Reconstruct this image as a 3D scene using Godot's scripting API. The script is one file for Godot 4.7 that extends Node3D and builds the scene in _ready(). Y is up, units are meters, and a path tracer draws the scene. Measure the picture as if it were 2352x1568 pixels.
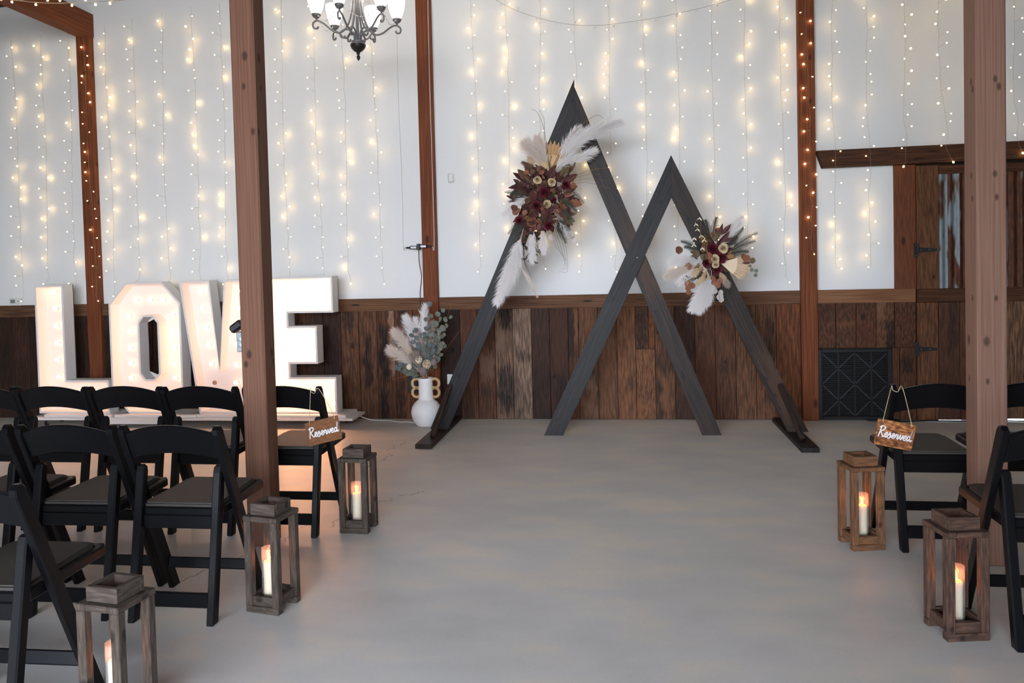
extends Node3D
# A barn hall set for a wedding: LOVE letters, two triangle arches with dried flowers, folding chairs, lanterns, fairy lights.
# The far wall is the plane z = 0; x runs right, z towards the camera.

const EYE := Vector3(0, 1.373, 6.86)
var rng := RandomNumberGenerator.new()
var M := {}
var taken := {}
var shared := {}

# ---------------------------------------------------------------- mesh builder
class MB:
	var v := PackedVector3Array()
	var n := PackedVector3Array()
	var t := PackedVector2Array()
	var us := Vector2(1, 1)
	var uo := Vector2.ZERO
	func tri(a: Vector3, b: Vector3, c: Vector3, na: Vector3, nb: Vector3, nc: Vector3, ta := Vector2.ZERO, tb := Vector2.ZERO, tc := Vector2.ZERO) -> void:
		v.append(a); v.append(c); v.append(b)
		n.append(na); n.append(nc); n.append(nb)
		t.append(ta); t.append(tc); t.append(tb)
	func map_uv(p: Vector3, nn: Vector3) -> Vector2:
		var q := Vector2(p.x, p.y)
		if absf(nn.x) > absf(nn.y) and absf(nn.x) > absf(nn.z):
			q = Vector2(p.z, p.y)
		elif absf(nn.y) > absf(nn.x) and absf(nn.y) > absf(nn.z):
			q = Vector2(p.x, p.z)
		return q * us + uo
	# a flat convex face; flipped so that it points away from "inside"
	func face(pts: Array, inside: Vector3, xf := Transform3D()) -> void:
		var nn: Vector3 = (pts[1] - pts[0]).cross(pts[2] - pts[0])
		if nn.length() < 1e-12 and pts.size() > 3:
			nn = (pts[2] - pts[0]).cross(pts[3] - pts[0])
		nn = nn.normalized()
		var mid := Vector3.ZERO
		for p in pts:
			mid += p
		mid /= pts.size()
		var list := pts
		if nn.dot(mid - inside) < 0:
			nn = -nn
			list = pts.duplicate()
			list.reverse()
		var wn: Vector3 = (xf.basis * nn).normalized()
		for i in range(1, list.size() - 1):
			tri(xf * list[0], xf * list[i], xf * list[i + 1], wn, wn, wn, map_uv(list[0], nn), map_uv(list[i], nn), map_uv(list[i + 1], nn))
	func commit() -> ArrayMesh:
		var m := ArrayMesh.new()
		var a := []
		a.resize(Mesh.ARRAY_MAX)
		a[Mesh.ARRAY_VERTEX] = v
		a[Mesh.ARRAY_NORMAL] = n
		a[Mesh.ARRAY_TEX_UV] = t
		m.add_surface_from_arrays(Mesh.PRIMITIVE_TRIANGLES, a)
		return m

func add_box(mb: MB, s: Vector3, bev: float, xf := Transform3D()) -> void:
	var h := s * 0.5
	var b := minf(bev, minf(h.x, minf(h.y, h.z)) * 0.6)
	var ax := [Vector3(1, 0, 0), Vector3(0, 1, 0), Vector3(0, 0, 1)]
	for i in 3:
		var j := (i + 1) % 3
		var k := (i + 2) % 3
		for sg: float in [-1.0, 1.0]:
			var pts := []
			for c in [[-1, -1], [1, -1], [1, 1], [-1, 1]]:
				pts.append(ax[i] * h[i] * sg + ax[j] * (h[j] - b) * float(c[0]) + ax[k] * (h[k] - b) * float(c[1]))
			mb.face(pts, Vector3.ZERO, xf)
	if b <= 0.0:
		return
	for i in 3:
		var j := (i + 1) % 3
		var k := (i + 2) % 3
		for sj: float in [-1.0, 1.0]:
			for sk: float in [-1.0, 1.0]:
				var pj: Vector3 = ax[j] * h[j] * sj + ax[k] * (h[k] - b) * sk
				var pk: Vector3 = ax[j] * (h[j] - b) * sj + ax[k] * h[k] * sk
				var e: Vector3 = ax[i] * (h[i] - b)
				mb.face([pj - e, pj + e, pk + e, pk - e], Vector3.ZERO, xf)
	for sx: float in [-1.0, 1.0]:
		for sy: float in [-1.0, 1.0]:
			for sz: float in [-1.0, 1.0]:
				mb.face([Vector3(h.x * sx, (h.y - b) * sy, (h.z - b) * sz), Vector3((h.x - b) * sx, h.y * sy, (h.z - b) * sz), Vector3((h.x - b) * sx, (h.y - b) * sy, h.z * sz)], Vector3.ZERO, xf)

# one board: grain runs along its local y
func board(s: Vector3, bev := 0.003, us := Vector2(2, 0.5), uo := Vector2(-1, -1)) -> ArrayMesh:
	var mb := MB.new()
	mb.us = us
	mb.uo = Vector2(rng.randf(), rng.randf()) if uo.x < 0 else uo
	add_box(mb, s, bev)
	return mb.commit()

func fitted_board(s: Vector3, bev := 0.002) -> ArrayMesh:   # texture laid exactly once over the face
	return board(s, bev, Vector2(1.0 / s.x, -1.0 / s.y), Vector2(0.5, 0.5))

# polygon in xy (any winding, simple) extruded along z
func add_prism(mb: MB, poly: PackedVector2Array, z0: float, z1: float, xf := Transform3D()) -> void:
	var ids := Geometry2D.triangulate_polygon(poly)
	for i in range(0, ids.size(), 3):
		for z: float in [z0, z1]:
			var a := poly[ids[i]]
			var b := poly[ids[i + 1]]
			var c := poly[ids[i + 2]]
			mb.face([Vector3(a.x, a.y, z), Vector3(b.x, b.y, z), Vector3(c.x, c.y, z)], Vector3((a.x + b.x + c.x) / 3.0, (a.y + b.y + c.y) / 3.0, (z0 + z1) / 2.0), xf)
	var cw := Geometry2D.is_polygon_clockwise(poly)
	for i in poly.size():
		var a := poly[i]
		var b := poly[(i + 1) % poly.size()]
		var out := Vector2(b.y - a.y, a.x - b.x).normalized() * (-1.0 if cw else 1.0)
		var mid := (a + b) / 2.0 - out
		mb.face([Vector3(a.x, a.y, z0), Vector3(b.x, b.y, z0), Vector3(b.x, b.y, z1), Vector3(a.x, a.y, z1)], Vector3(mid.x, mid.y, (z0 + z1) / 2.0), xf)

func curve(pts: Array, per := 6, closed := false) -> PackedVector3Array:   # Catmull-Rom through the points
	var out := PackedVector3Array()
	var n := pts.size()
	for i in (n if closed else n - 1):
		var p0: Vector3 = pts[(i - 1 + n) % n] if closed or i > 0 else pts[0] * 2.0 - pts[1]
		var p1: Vector3 = pts[i]
		var p2: Vector3 = pts[(i + 1) % n]
		var p3: Vector3 = pts[(i + 2) % n] if closed or i + 2 < n else pts[n - 1] * 2.0 - pts[n - 2]
		for k in per:
			var u := float(k) / per
			out.append(0.5 * ((2.0 * p1) + (p2 - p0) * u + (2.0 * p0 - 5.0 * p1 + 4.0 * p2 - p3) * u * u + (3.0 * p1 - p0 - 3.0 * p2 + p3) * u * u * u))
	if not closed:
		out.append(pts[n - 1])
	return out

func add_tube(mb: MB, pts: PackedVector3Array, r0: float, r1: float, sides := 6, flat := 1.0, closed := false) -> void:
	var rings := []
	var count := pts.size()
	var side := Vector3.ZERO
	for i in count:
		var a := pts[maxi(i - 1, 0)] if not closed else pts[(i - 1 + count) % count]
		var b := pts[mini(i + 1, count - 1)] if not closed else pts[(i + 1) % count]
		var d := (b - a).normalized()
		if side == Vector3.ZERO:
			side = d.cross(Vector3(0, 0, 1))
			if side.length() < 0.1:
				side = d.cross(Vector3(1, 0, 0))
		side = (side - d * side.dot(d)).normalized()
		var up := d.cross(side)
		var r := lerpf(r0, r1, float(i) / maxf(1.0, count - 1))
		var ring := []
		for k in sides:
			var ang := TAU * k / sides
			var o := side * cos(ang) * r + up * sin(ang) * r
			if flat != 1.0:
				o.z *= flat
			ring.append([pts[i] + o, o.normalized()])
		rings.append(ring)
	var last := count if closed else count - 1
	for i in last:
		var ra: Array = rings[i]
		var rb: Array = rings[(i + 1) % count]
		var va := float(i) / count
		var vb := float(i + 1) / count
		for k in sides:
			var l := (k + 1) % sides
			var ua := float(k) / sides
			var ub := float(k + 1) / sides
			mb.tri(ra[k][0], rb[l][0], rb[k][0], ra[k][1], rb[l][1], rb[k][1], Vector2(ua, va), Vector2(ub, vb), Vector2(ua, vb))
			mb.tri(ra[k][0], ra[l][0], rb[l][0], ra[k][1], ra[l][1], rb[l][1], Vector2(ua, va), Vector2(ub, va), Vector2(ub, vb))
	if not closed and sides > 3:
		for e in [0, count - 1]:
			var ring: Array = rings[e]
			var nn := (pts[0] - pts[1]).normalized() if e == 0 else (pts[count - 1] - pts[count - 2]).normalized()
			for k in sides:
				if e == 0:
					mb.tri(pts[e], ring[(k + 1) % sides][0], ring[k][0], nn, nn, nn)
				else:
					mb.tri(pts[e], ring[k][0], ring[(k + 1) % sides][0], nn, nn, nn)

func add_lathe(mb: MB, prof: Array, segs := 24, flute := 0.0, at := Vector3.ZERO) -> void:   # prof: [r, y] from bottom to top
	var rows := []
	for i in prof.size():
		var a: Array = prof[maxi(i - 1, 0)]
		var b: Array = prof[mini(i + 1, prof.size() - 1)]
		var nr := Vector2(float(b[1]) - float(a[1]), float(a[0]) - float(b[0])).normalized()
		var row := []
		for k in segs + 1:
			var ang := TAU * k / segs
			var r: float = prof[i][0]
			if flute > 0.0:
				r *= 1.0 - flute * absf(sin(ang * segs / 4.0))
			row.append([at + Vector3(cos(ang) * r, prof[i][1], sin(ang) * r), Vector3(cos(ang) * nr.x, nr.y, sin(ang) * nr.x)])
		rows.append(row)
	for i in prof.size() - 1:
		for k in segs:
			var a: Array = rows[i][k]
			var b: Array = rows[i][k + 1]
			var c: Array = rows[i + 1][k + 1]
			var d: Array = rows[i + 1][k]
			mb.tri(a[0], c[0], b[0], a[1], c[1], b[1], Vector2(float(k) / segs, i), Vector2(float(k + 1) / segs, i + 1), Vector2(float(k + 1) / segs, i))
			mb.tri(a[0], d[0], c[0], a[1], d[1], c[1], Vector2(float(k) / segs, i), Vector2(float(k) / segs, i + 1), Vector2(float(k + 1) / segs, i + 1))

func ball(r: float, segs := 10, rows := 7, sq := 1.0) -> ArrayMesh:
	var mb := MB.new()
	var prof := []
	for i in rows + 1:
		var a := -PI / 2 + PI * i / rows
		prof.append([maxf(cos(a) * r, 0.0001), sin(a) * r * sq])
	add_lathe(mb, prof, segs)
	return mb.commit()

func lathe(prof: Array, segs := 24, flute := 0.0) -> ArrayMesh:
	var mb := MB.new()
	add_lathe(mb, prof, segs, flute)
	return mb.commit()

func tube(pts: PackedVector3Array, r0: float, r1: float, sides := 6, flat := 1.0, closed := false) -> ArrayMesh:
	var mb := MB.new()
	add_tube(mb, pts, r0, r1, sides, flat, closed)
	return mb.commit()

func once(key: String, make: Callable) -> Mesh:
	if not shared.has(key):
		shared[key] = make.call()
	return shared[key]

# ---------------------------------------------------------------- nodes
func numbered(called: String) -> String:
	taken[called] = taken.get(called, -1) + 1
	return called if taken[called] == 0 else "%s_%03d" % [called, taken[called]]

func describe(o: Node3D, label: String, category: String, group := "") -> Node3D:
	o.set_meta("label", label)
	o.set_meta("category", category)
	if group != "":
		o.set_meta("group", group)
	return o

func thing(called: String, label: String, category: String, at := Vector3.ZERO, turn := 0.0, group := "") -> Node3D:
	var o := Node3D.new()
	o.name = numbered(called)
	add_child(o)
	o.position = at
	o.rotation.y = turn
	return describe(o, label, category, group)

func part(parent: Node3D, called: String, mesh: Mesh, m: Material, xf := Transform3D()) -> MeshInstance3D:
	var o := MeshInstance3D.new()
	o.name = called
	o.mesh = mesh
	o.material_override = m
	o.transform = xf
	parent.add_child(o, true)
	return o

func structure(called: String, mesh: Mesh, m: Material, xf := Transform3D()) -> MeshInstance3D:
	var o := part(self, called, mesh, m, xf)
	o.set_meta("kind", "structure")
	return o

func at(x: float, y: float, z: float) -> Transform3D:
	return Transform3D(Basis(), Vector3(x, y, z))

# a transform that lays local y along a -> b, centred between them, with local z as near as possible to "front"
func along(a: Vector3, b: Vector3, front := Vector3(0, 0, 1)) -> Transform3D:
	var y := (b - a).normalized()
	var x := y.cross(front).normalized()
	return Transform3D(Basis(x, y, x.cross(y)), (a + b) / 2.0)

# ---------------------------------------------------------------- materials
func rgb8(r: int, g: int, b: int) -> Color:
	return Color(r / 255.0, g / 255.0, b / 255.0)

func flat_mat(called: String, c: Color, rough := 0.6, metal := 0.0) -> StandardMaterial3D:
	var m := StandardMaterial3D.new()
	m.resource_name = called
	m.albedo_color = c
	m.roughness = rough
	m.metallic = metal
	M[called] = m
	return m

func glow_mat(called: String, c: Color, energy: float) -> StandardMaterial3D:
	var m := flat_mat(called, c, 0.5)
	m.emission_enabled = true
	m.emission = c
	m.emission_energy_multiplier = energy
	return m

func tex_mat(called: String, im: Image, rough := 0.6, relief := 0.0) -> StandardMaterial3D:
	var m := StandardMaterial3D.new()
	m.resource_name = called
	var t := ImageTexture.create_from_image(im)
	m.albedo_texture = t
	m.roughness = rough
	m.metallic_specular = 0.35
	if relief > 0.0:
		m.heightmap_enabled = true
		m.heightmap_scale = relief
		m.heightmap_texture = t
	M[called] = m
	return m

func noise(s: int, f: float, oct := 3) -> FastNoiseLite:
	var n := FastNoiseLite.new()
	n.seed = s
	n.frequency = f
	n.noise_type = FastNoiseLite.TYPE_SIMPLEX_SMOOTH
	n.fractal_octaves = oct
	return n

# timber: grain along v. stains: [u0, u1, v0, v1, colour, strength], ragged along the grain
func wood_image(w: int, h: int, sd: int, base: Color, streak: Color, amount: float, stains := [], knots := 0, asp := 1.0) -> Image:
	var na := noise(sd, 1.0, 3)
	var nb := noise(sd + 7, 1.0, 2)
	var r := RandomNumberGenerator.new()
	r.seed = sd * 31 + 5
	var kn := []
	for i in knots:
		kn.append(Vector3(r.randf_range(0.15, 0.85) * w, r.randf_range(0.08, 0.92) * h, r.randf_range(0.05, 0.1) * w))
	var data := PackedByteArray()
	data.resize(w * h * 3)
	var sx := 9.0 / w
	var sy := 5.0 / h
	var i := 0
	for y in h:
		for x in w:
			var px := float(x)
			for k in kn:   # the grain runs round the knots
				var dk: float = Vector2(px - k.x, (y - k.y) * 0.45 * asp).length()
				px += (px - k.x) * 0.9 * exp(-dk / k.z)
			var g := na.get_noise_2d(px * sx, y * sy) + 0.5 * nb.get_noise_2d(px * sx * 4.0, y * sy * 0.9)
			var c := base.lerp(streak, clampf(0.5 + g * 0.9, 0.0, 1.0) * amount)
			for k in kn:
				var dk: float = Vector2(x - k.x, (y - k.y) * 0.6 * asp).length() / k.z
				if dk < 1.6:
					c = c.lerp(streak.darkened(0.35), clampf(1.5 - dk, 0.0, 0.8))
			if stains:
				var u := (x + 0.5) / w
				var v := (y + 0.5) / h
				var eu := 0.16 * nb.get_noise_2d(x * 0.02 + 40.0, y * 0.025)
				var ev := 0.11 * na.get_noise_2d(x * 24.0 / w + 9.0, y * 1.2 / h) + 0.03 * nb.get_noise_2d(x * 60.0 / w, y * 6.0 / h)
				for s in stains:
					var e := minf(minf(u + eu - s[0], s[1] - u - eu) / 0.08, minf(v + ev - s[2], s[3] - v - ev) / 0.05)
					if e > 0.0:
						c = c.lerp(s[4], minf(e, 1.0) * s[5] * (0.75 + 0.5 * g))
			data[i] = int(clampf(c.r, 0, 1) * 255)
			data[i + 1] = int(clampf(c.g, 0, 1) * 255)
			data[i + 2] = int(clampf(c.b, 0, 1) * 255)
			i += 3
	return Image.create_from_data(w, h, false, Image.FORMAT_RGB8, data)

func rust_image(w: int, h: int) -> Image:   # zinc sheet, rust spreading down the ridges
	var a := noise(71, 1.0, 3)
	var b := noise(77, 1.0, 3)
	var im := Image.create(w, h, false, Image.FORMAT_RGB8)
	for y in h:
		for x in w:
			var u := float(x) / w
			var bias: float = -0.5 if u < 0.11 else 0.35 if u < 0.17 else -0.1 if u < 0.25 else 0.7 if u < 0.77 else -0.3 if u < 0.82 else 0.8
			var r := smoothstep(-0.12, 0.16, bias * 0.6 + 0.8 * a.get_noise_2d(x * 0.022, y * 0.006))
			var g := b.get_noise_2d(x * 0.12, y * 0.03)
			var zinc := rgb8(124, 134, 138).lightened(0.12 * g + 0.05)
			var rust := rgb8(96, 56, 34).lerp(rgb8(66, 38, 26), clampf(0.5 + g, 0.0, 1.0))
			im.set_pixel(x, y, zinc.lerp(rust, r))
	return im

func concrete_image(w: int, h: int) -> Image:
	var big := noise(3, 1.0, 4)
	var mid := noise(11, 1.0, 3)
	var data := PackedByteArray()
	data.resize(w * h * 3)
	var i := 0
	for y in h:
		for x in w:
			var X := 12.0 * x / w
			var Z := 9.0 * y / h
			var a := big.get_noise_2d(X * 0.45, Z * 0.8)
			var b := mid.get_noise_2d(X * 1.6, Z * 3.0)
			var g := 0.815 + 0.06 * a + 0.035 * b + 0.012 * (float((x * 7919 + y * 104729 + x * y * 13) % 101) / 101.0 - 0.5)
			var warm := clampf(b * 0.9 + a * 0.5, 0.0, 1.0)   # tan patches worn through the sealer
			data[i] = int(clampf(g + 0.016 + 0.03 * warm, 0, 1) * 255)
			data[i + 1] = int(clampf(g - 0.004 - 0.004 * warm, 0, 1) * 255)
			data[i + 2] = int(clampf(g - 0.03 - 0.06 * warm, 0, 1) * 255)
			i += 3
	var im := Image.create_from_data(w, h, false, Image.FORMAT_RGB8, data)
	# hairline cracks, in metres on the floor
	for c in [[-1.62, 0.45, -1.78, 1.7], [-2.1, 3.9, -1.45, 2.6], [-1.75, 2.9, -1.2, 2.2]]:
		var p := Vector2(c[0], c[1])
		var q := Vector2(c[2], c[3])
		var side := (q - p).orthogonal().normalized()
		var steps := int(p.distance_to(q) * w / 12.0 * 1.5)
		for k in steps:
			var t := float(k) / steps
			if big.get_noise_2d(t * 9.0 + c[0] * 7.0, 3.0) < -0.05:
				continue
			var s := p.lerp(q, t) + side * (0.10 * mid.get_noise_2d(t * 5.0 + c[1] * 13.0, 0.0) + 0.012 * mid.get_noise_2d(t * 14.0, c[1]))
			var xx := int((s.x + 6.0) / 12.0 * w)
			var yy := int(s.y / 9.0 * h)
			if xx >= 0 and yy >= 0 and xx < w and yy < h:
				im.set_pixel(xx, yy, im.get_pixel(xx, yy).darkened(0.22))
	return im

func make_materials() -> void:
	flat_mat("drywall", rgb8(236, 236, 234), 0.85)
	flat_mat("letter_white", rgb8(232, 228, 224), 0.55)
	flat_mat("white_plastic", rgb8(225, 225, 222), 0.4)
	flat_mat("black_plastic", rgb8(20, 20, 22), 0.45)
	var resin := flat_mat("black_resin", rgb8(11, 11, 13), 0.34)
	resin.metallic_specular = 0.33
	flat_mat("seat_vinyl", rgb8(52, 46, 41), 0.62)
	flat_mat("screen_grey", rgb8(120, 128, 118), 0.3)
	flat_mat("iron", rgb8(40, 40, 42), 0.6, 0.3)
	flat_mat("bolt_steel", rgb8(150, 150, 152), 0.4, 0.8)
	flat_mat("grille_black", rgb8(24, 24, 26), 0.45)
	flat_mat("grille_edge", rgb8(66, 68, 72), 0.4)
	flat_mat("pewter", rgb8(122, 120, 120), 0.42, 0.35)
	flat_mat("dark_bronze", rgb8(38, 34, 33), 0.5, 0.3)
	flat_mat("galvanised", rgb8(150, 154, 156), 0.45, 0.6)
	flat_mat("roof_boards", rgb8(58, 50, 45), 0.85)
	flat_mat("old_felt", rgb8(34, 26, 22), 0.9)
	flat_mat("gravel", rgb8(168, 162, 152), 0.95)
	flat_mat("twine", rgb8(186, 168, 138), 0.9)
	flat_mat("paint_white", rgb8(238, 238, 240), 0.6)
	flat_mat("wire_clear", rgb8(158, 155, 148), 0.5)
	flat_mat("cable_black", rgb8(18, 18, 18), 0.5)
	flat_mat("cable_white", rgb8(215, 212, 205), 0.5)
	flat_mat("ceramic", rgb8(246, 243, 239), 0.45)
	flat_mat("rattan", rgb8(206, 170, 122), 0.65)
	var wax := flat_mat("wax", rgb8(240, 222, 190), 0.5)
	wax.subsurf_scatter_enabled = true
	wax.subsurf_scatter_strength = 0.4
	var glass := flat_mat("clear_glass", Color(1, 1, 1, 0.06), 0.03)
	glass.transparency = BaseMaterial3D.TRANSPARENCY_ALPHA
	glow_mat("fairy_bulb", Color(1.0, 0.84, 0.54), 19.0)
	glow_mat("fairy_bulb_weak", Color(1.0, 0.86, 0.60), 6.0)
	glow_mat("marquee_bulb", Color(1.0, 0.86, 0.70), 6.0)
	flat_mat("dead_bulb", rgb8(150, 120, 95), 0.3)
	glow_mat("flame", Color(1.0, 0.70, 0.32), 6.0)
	glow_mat("shade_glass", Color(1.0, 0.98, 0.97), 2.2)
	# timbers
	tex_mat("post_timber", wood_image(128, 1400, 21, rgb8(118, 84, 66), rgb8(90, 58, 43), 0.6, [], 9, 3.6), 0.75, 0.05)
	tex_mat("post_timber_warm", wood_image(128, 1400, 25, rgb8(138, 105, 89), rgb8(106, 76, 61), 0.6, [], 8, 3.6), 0.75, 0.05)
	tex_mat("wall_post_timber", wood_image(96, 640, 23, rgb8(134, 76, 44), rgb8(88, 44, 24), 0.8, [], 3, 3.0), 0.7, 0.04)
	tex_mat("dark_beam", wood_image(96, 512, 29, rgb8(96, 60, 38), rgb8(52, 32, 22), 0.9, [], 3), 0.75, 0.04)
	tex_mat("rail_timber", wood_image(64, 768, 33, rgb8(124, 88, 62), rgb8(70, 46, 32), 0.8, [[-0.1, 0.9, 0.1, 0.22, rgb8(56, 38, 30), 0.8], [0.3, 1.1, 0.62, 0.72, rgb8(62, 42, 32), 0.7]], 2), 0.75, 0.04)
	tex_mat("arch_timber", wood_image(96, 768, 41, rgb8(46, 42, 41), rgb8(20, 18, 18), 0.95, [], 5, 1.9), 0.5, 0.06)
	tex_mat("arch_timber_brown", wood_image(96, 768, 47, rgb8(60, 44, 35), rgb8(26, 21, 19), 0.95, [[0.1, 0.9, 0.0, 0.3, rgb8(112, 72, 46), 0.5]], 5), 0.5, 0.06)
	tex_mat("lantern_grey", wood_image(64, 320, 51, rgb8(84, 73, 64), rgb8(50, 42, 36), 0.8, [], 2), 0.8, 0.05)
	tex_mat("lantern_brown", wood_image(64, 320, 53, rgb8(118, 82, 54), rgb8(74, 50, 34), 0.8, [], 2), 0.8, 0.05)
	tex_mat("sign_plain", wood_image(96, 160, 57, rgb8(126, 82, 48), rgb8(92, 58, 34), 0.8), 0.7, 0.02)
	tex_mat("sign_burnt", wood_image(96, 192, 61, rgb8(192, 130, 76), rgb8(84, 46, 24), 1.0, [[0.05, 0.4, 0.1, 0.95, rgb8(90, 50, 26), 0.6]], 2), 0.6, 0.03)
	# plants
	flat_mat("pampas_white", rgb8(234, 228, 224), 0.95)
	flat_mat("pampas_cream", rgb8(222, 206, 192), 0.95)
	flat_mat("pampas_grey", rgb8(170, 152, 140), 0.95)
	flat_mat("bleached_straw", rgb8(214, 186, 150), 0.9)
	flat_mat("palm_tan", rgb8(206, 172, 128), 0.8)
	flat_mat("palm_pale", rgb8(222, 200, 170), 0.8)
	flat_mat("leaf_burgundy", rgb8(84, 48, 46), 0.6)
	flat_mat("leaf_brown", rgb8(106, 72, 54), 0.65)
	flat_mat("leaf_rust", rgb8(140, 90, 66), 0.65)
	flat_mat("leaf_olive", rgb8(98, 84, 58), 0.65)
	flat_mat("leaf_sage", rgb8(110, 115, 103), 0.7)
	flat_mat("leaf_teal", rgb8(100, 108, 108), 0.7)
	flat_mat("leaf_silver", rgb8(190, 180, 172), 0.7)
	flat_mat("fern_dark", rgb8(58, 56, 48), 0.8)
	flat_mat("stem_gold", rgb8(160, 118, 62), 0.8)
	flat_mat("stem_dark", rgb8(72, 60, 44), 0.8)
	flat_mat("rose_red", rgb8(88, 10, 28), 0.7)
	flat_mat("sola_cream", rgb8(206, 184, 146), 0.8)
	flat_mat("blossom_white", rgb8(236, 226, 200), 0.8)
	flat_mat("pod_grey", rgb8(128, 116, 114), 0.8)

# ---------------------------------------------------------------- setting
func solid(parts: Array) -> ArrayMesh:   # joined plain boxes: [x0, x1, y0, y1, z0, z1]
	var mb := MB.new()
	for b in parts:
		add_box(mb, Vector3(b[1] - b[0], b[3] - b[2], b[5] - b[4]), 0.0, at((b[0] + b[1]) / 2.0, (b[2] + b[3]) / 2.0, (b[4] + b[5]) / 2.0))
	return mb.commit()

func make_shell() -> void:
	var fl := MB.new()
	fl.us = Vector2(1.0 / 12.0, 1.0 / 9.0)
	fl.uo = Vector2(0.5, 0.0)
	fl.face([Vector3(-6, 0, 0), Vector3(6, 0, 0), Vector3(6, 0, 9), Vector3(-6, 0, 9)], Vector3(0, -1, 4))
	fl.face([Vector3(-6, -0.2, 0), Vector3(6, -0.2, 0), Vector3(6, -0.2, 9), Vector3(-6, -0.2, 9)], Vector3(0, 1, 4))
	for e in [[-9.2, -6, -0.35, 13.2], [6, 6.2, -0.35, 13.2], [-6, 6, 9, 13.2], [-6, 6, -0.35, 0]]:
		add_box(fl, Vector3(e[1] - e[0], 0.2, e[3] - e[2]), 0.0, at((e[0] + e[1]) / 2.0, -0.1, (e[2] + e[3]) / 2.0))
	var fm := tex_mat("concrete", concrete_image(1400, 1050), 0.42)
	structure("floor", fl.commit(), fm)
	# the far wall, with the doorway
	structure("wall_back", solid([[-9.2, 2.46, 0, 4.3, -0.15, 0], [2.46, 3.34, 2.03, 4.3, -0.15, 0], [3.34, 6.2, 0, 4.3, -0.15, 0]]), M.drywall)
	# the walls round the camera; the wide barn doorway stands open behind it, on the left
	structure("wall_left", solid([[-9.2, -9.0, 0, 6.5, 0, 13.2]]), M.drywall)
	structure("wall_right", solid([[6.0, 6.2, 0, 6.5, 0, 13.2]]), M.drywall)
	structure("wall_front", solid([[-9.2, DOORWAY[0], 0, 6.5, HALL_END, HALL_END + 0.2], [DOORWAY[0], DOORWAY[1], DOORWAY[2], 6.5, HALL_END, HALL_END + 0.2], [DOORWAY[1], 6.2, 0, 6.5, HALL_END, HALL_END + 0.2]]), M.drywall)
	# roof boards climb from the eaves to a ridge over the middle of the hall
	var rf := MB.new()
	for half: float in [0.0, 1.0]:
		var z0 := -0.4 if half == 0.0 else 13.4
		var pts := [Vector3(-9.4, 3.66, z0), Vector3(6.4, 4.36, z0), Vector3(6.4, 6.66, 6.5), Vector3(-9.4, 5.96, 6.5)]
		var top := []
		for p in pts:
			top.append(p + Vector3(0, 0.1, 0))
		rf.face(pts, Vector3(-1.5, 20, 6.5))
		rf.face(top, Vector3(-1.5, -20, 6.5))
	structure("ceiling", rf.commit(), M.roof_boards)
	structure("ground", solid([[-60, -9.2, -0.35, -0.05, -50, 60], [6.2, 60, -0.35, -0.05, -50, 60], [-9.2, 6.2, -0.35, -0.05, 13.2, 60], [-9.2, 6.2, -0.35, -0.05, -50, -0.35]]), M.gravel)

# the weathered boards below the rail: [x0, x1, tone, stains]
const DK := Color(0.10, 0.075, 0.07)
const PALE := Color(0.60, 0.49, 0.41)
const TAN := Color(0.56, 0.38, 0.26)
const RED := Color(0.32, 0.16, 0.10)

func wainscot_board(x0: float, x1: float, y0: float, y1: float, tone: Color, stains: Array, sd: int, holder: Node3D, proud := 0.0) -> void:
	var w := x1 - x0 - 0.003
	tone = tone.darkened(0.1)
	var h := y1 - y0
	var im := wood_image(40, maxi(40, int(h * 250)), sd, tone, tone.darkened(0.55), 0.75, stains, 1 if sd % 3 == 0 else 0)
	var m := tex_mat("plank_%d" % sd, im, 0.7, 0.05)
	var th := 0.018 + 0.004 * float(sd * 7 % 5) / 4.0 + proud
	part(holder, "plank", fitted_board(Vector3(w, h, th), 0.0025), m, at((x0 + x1) / 2.0, (y0 + y1) / 2.0, th / 2.0 + 0.002))

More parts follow.
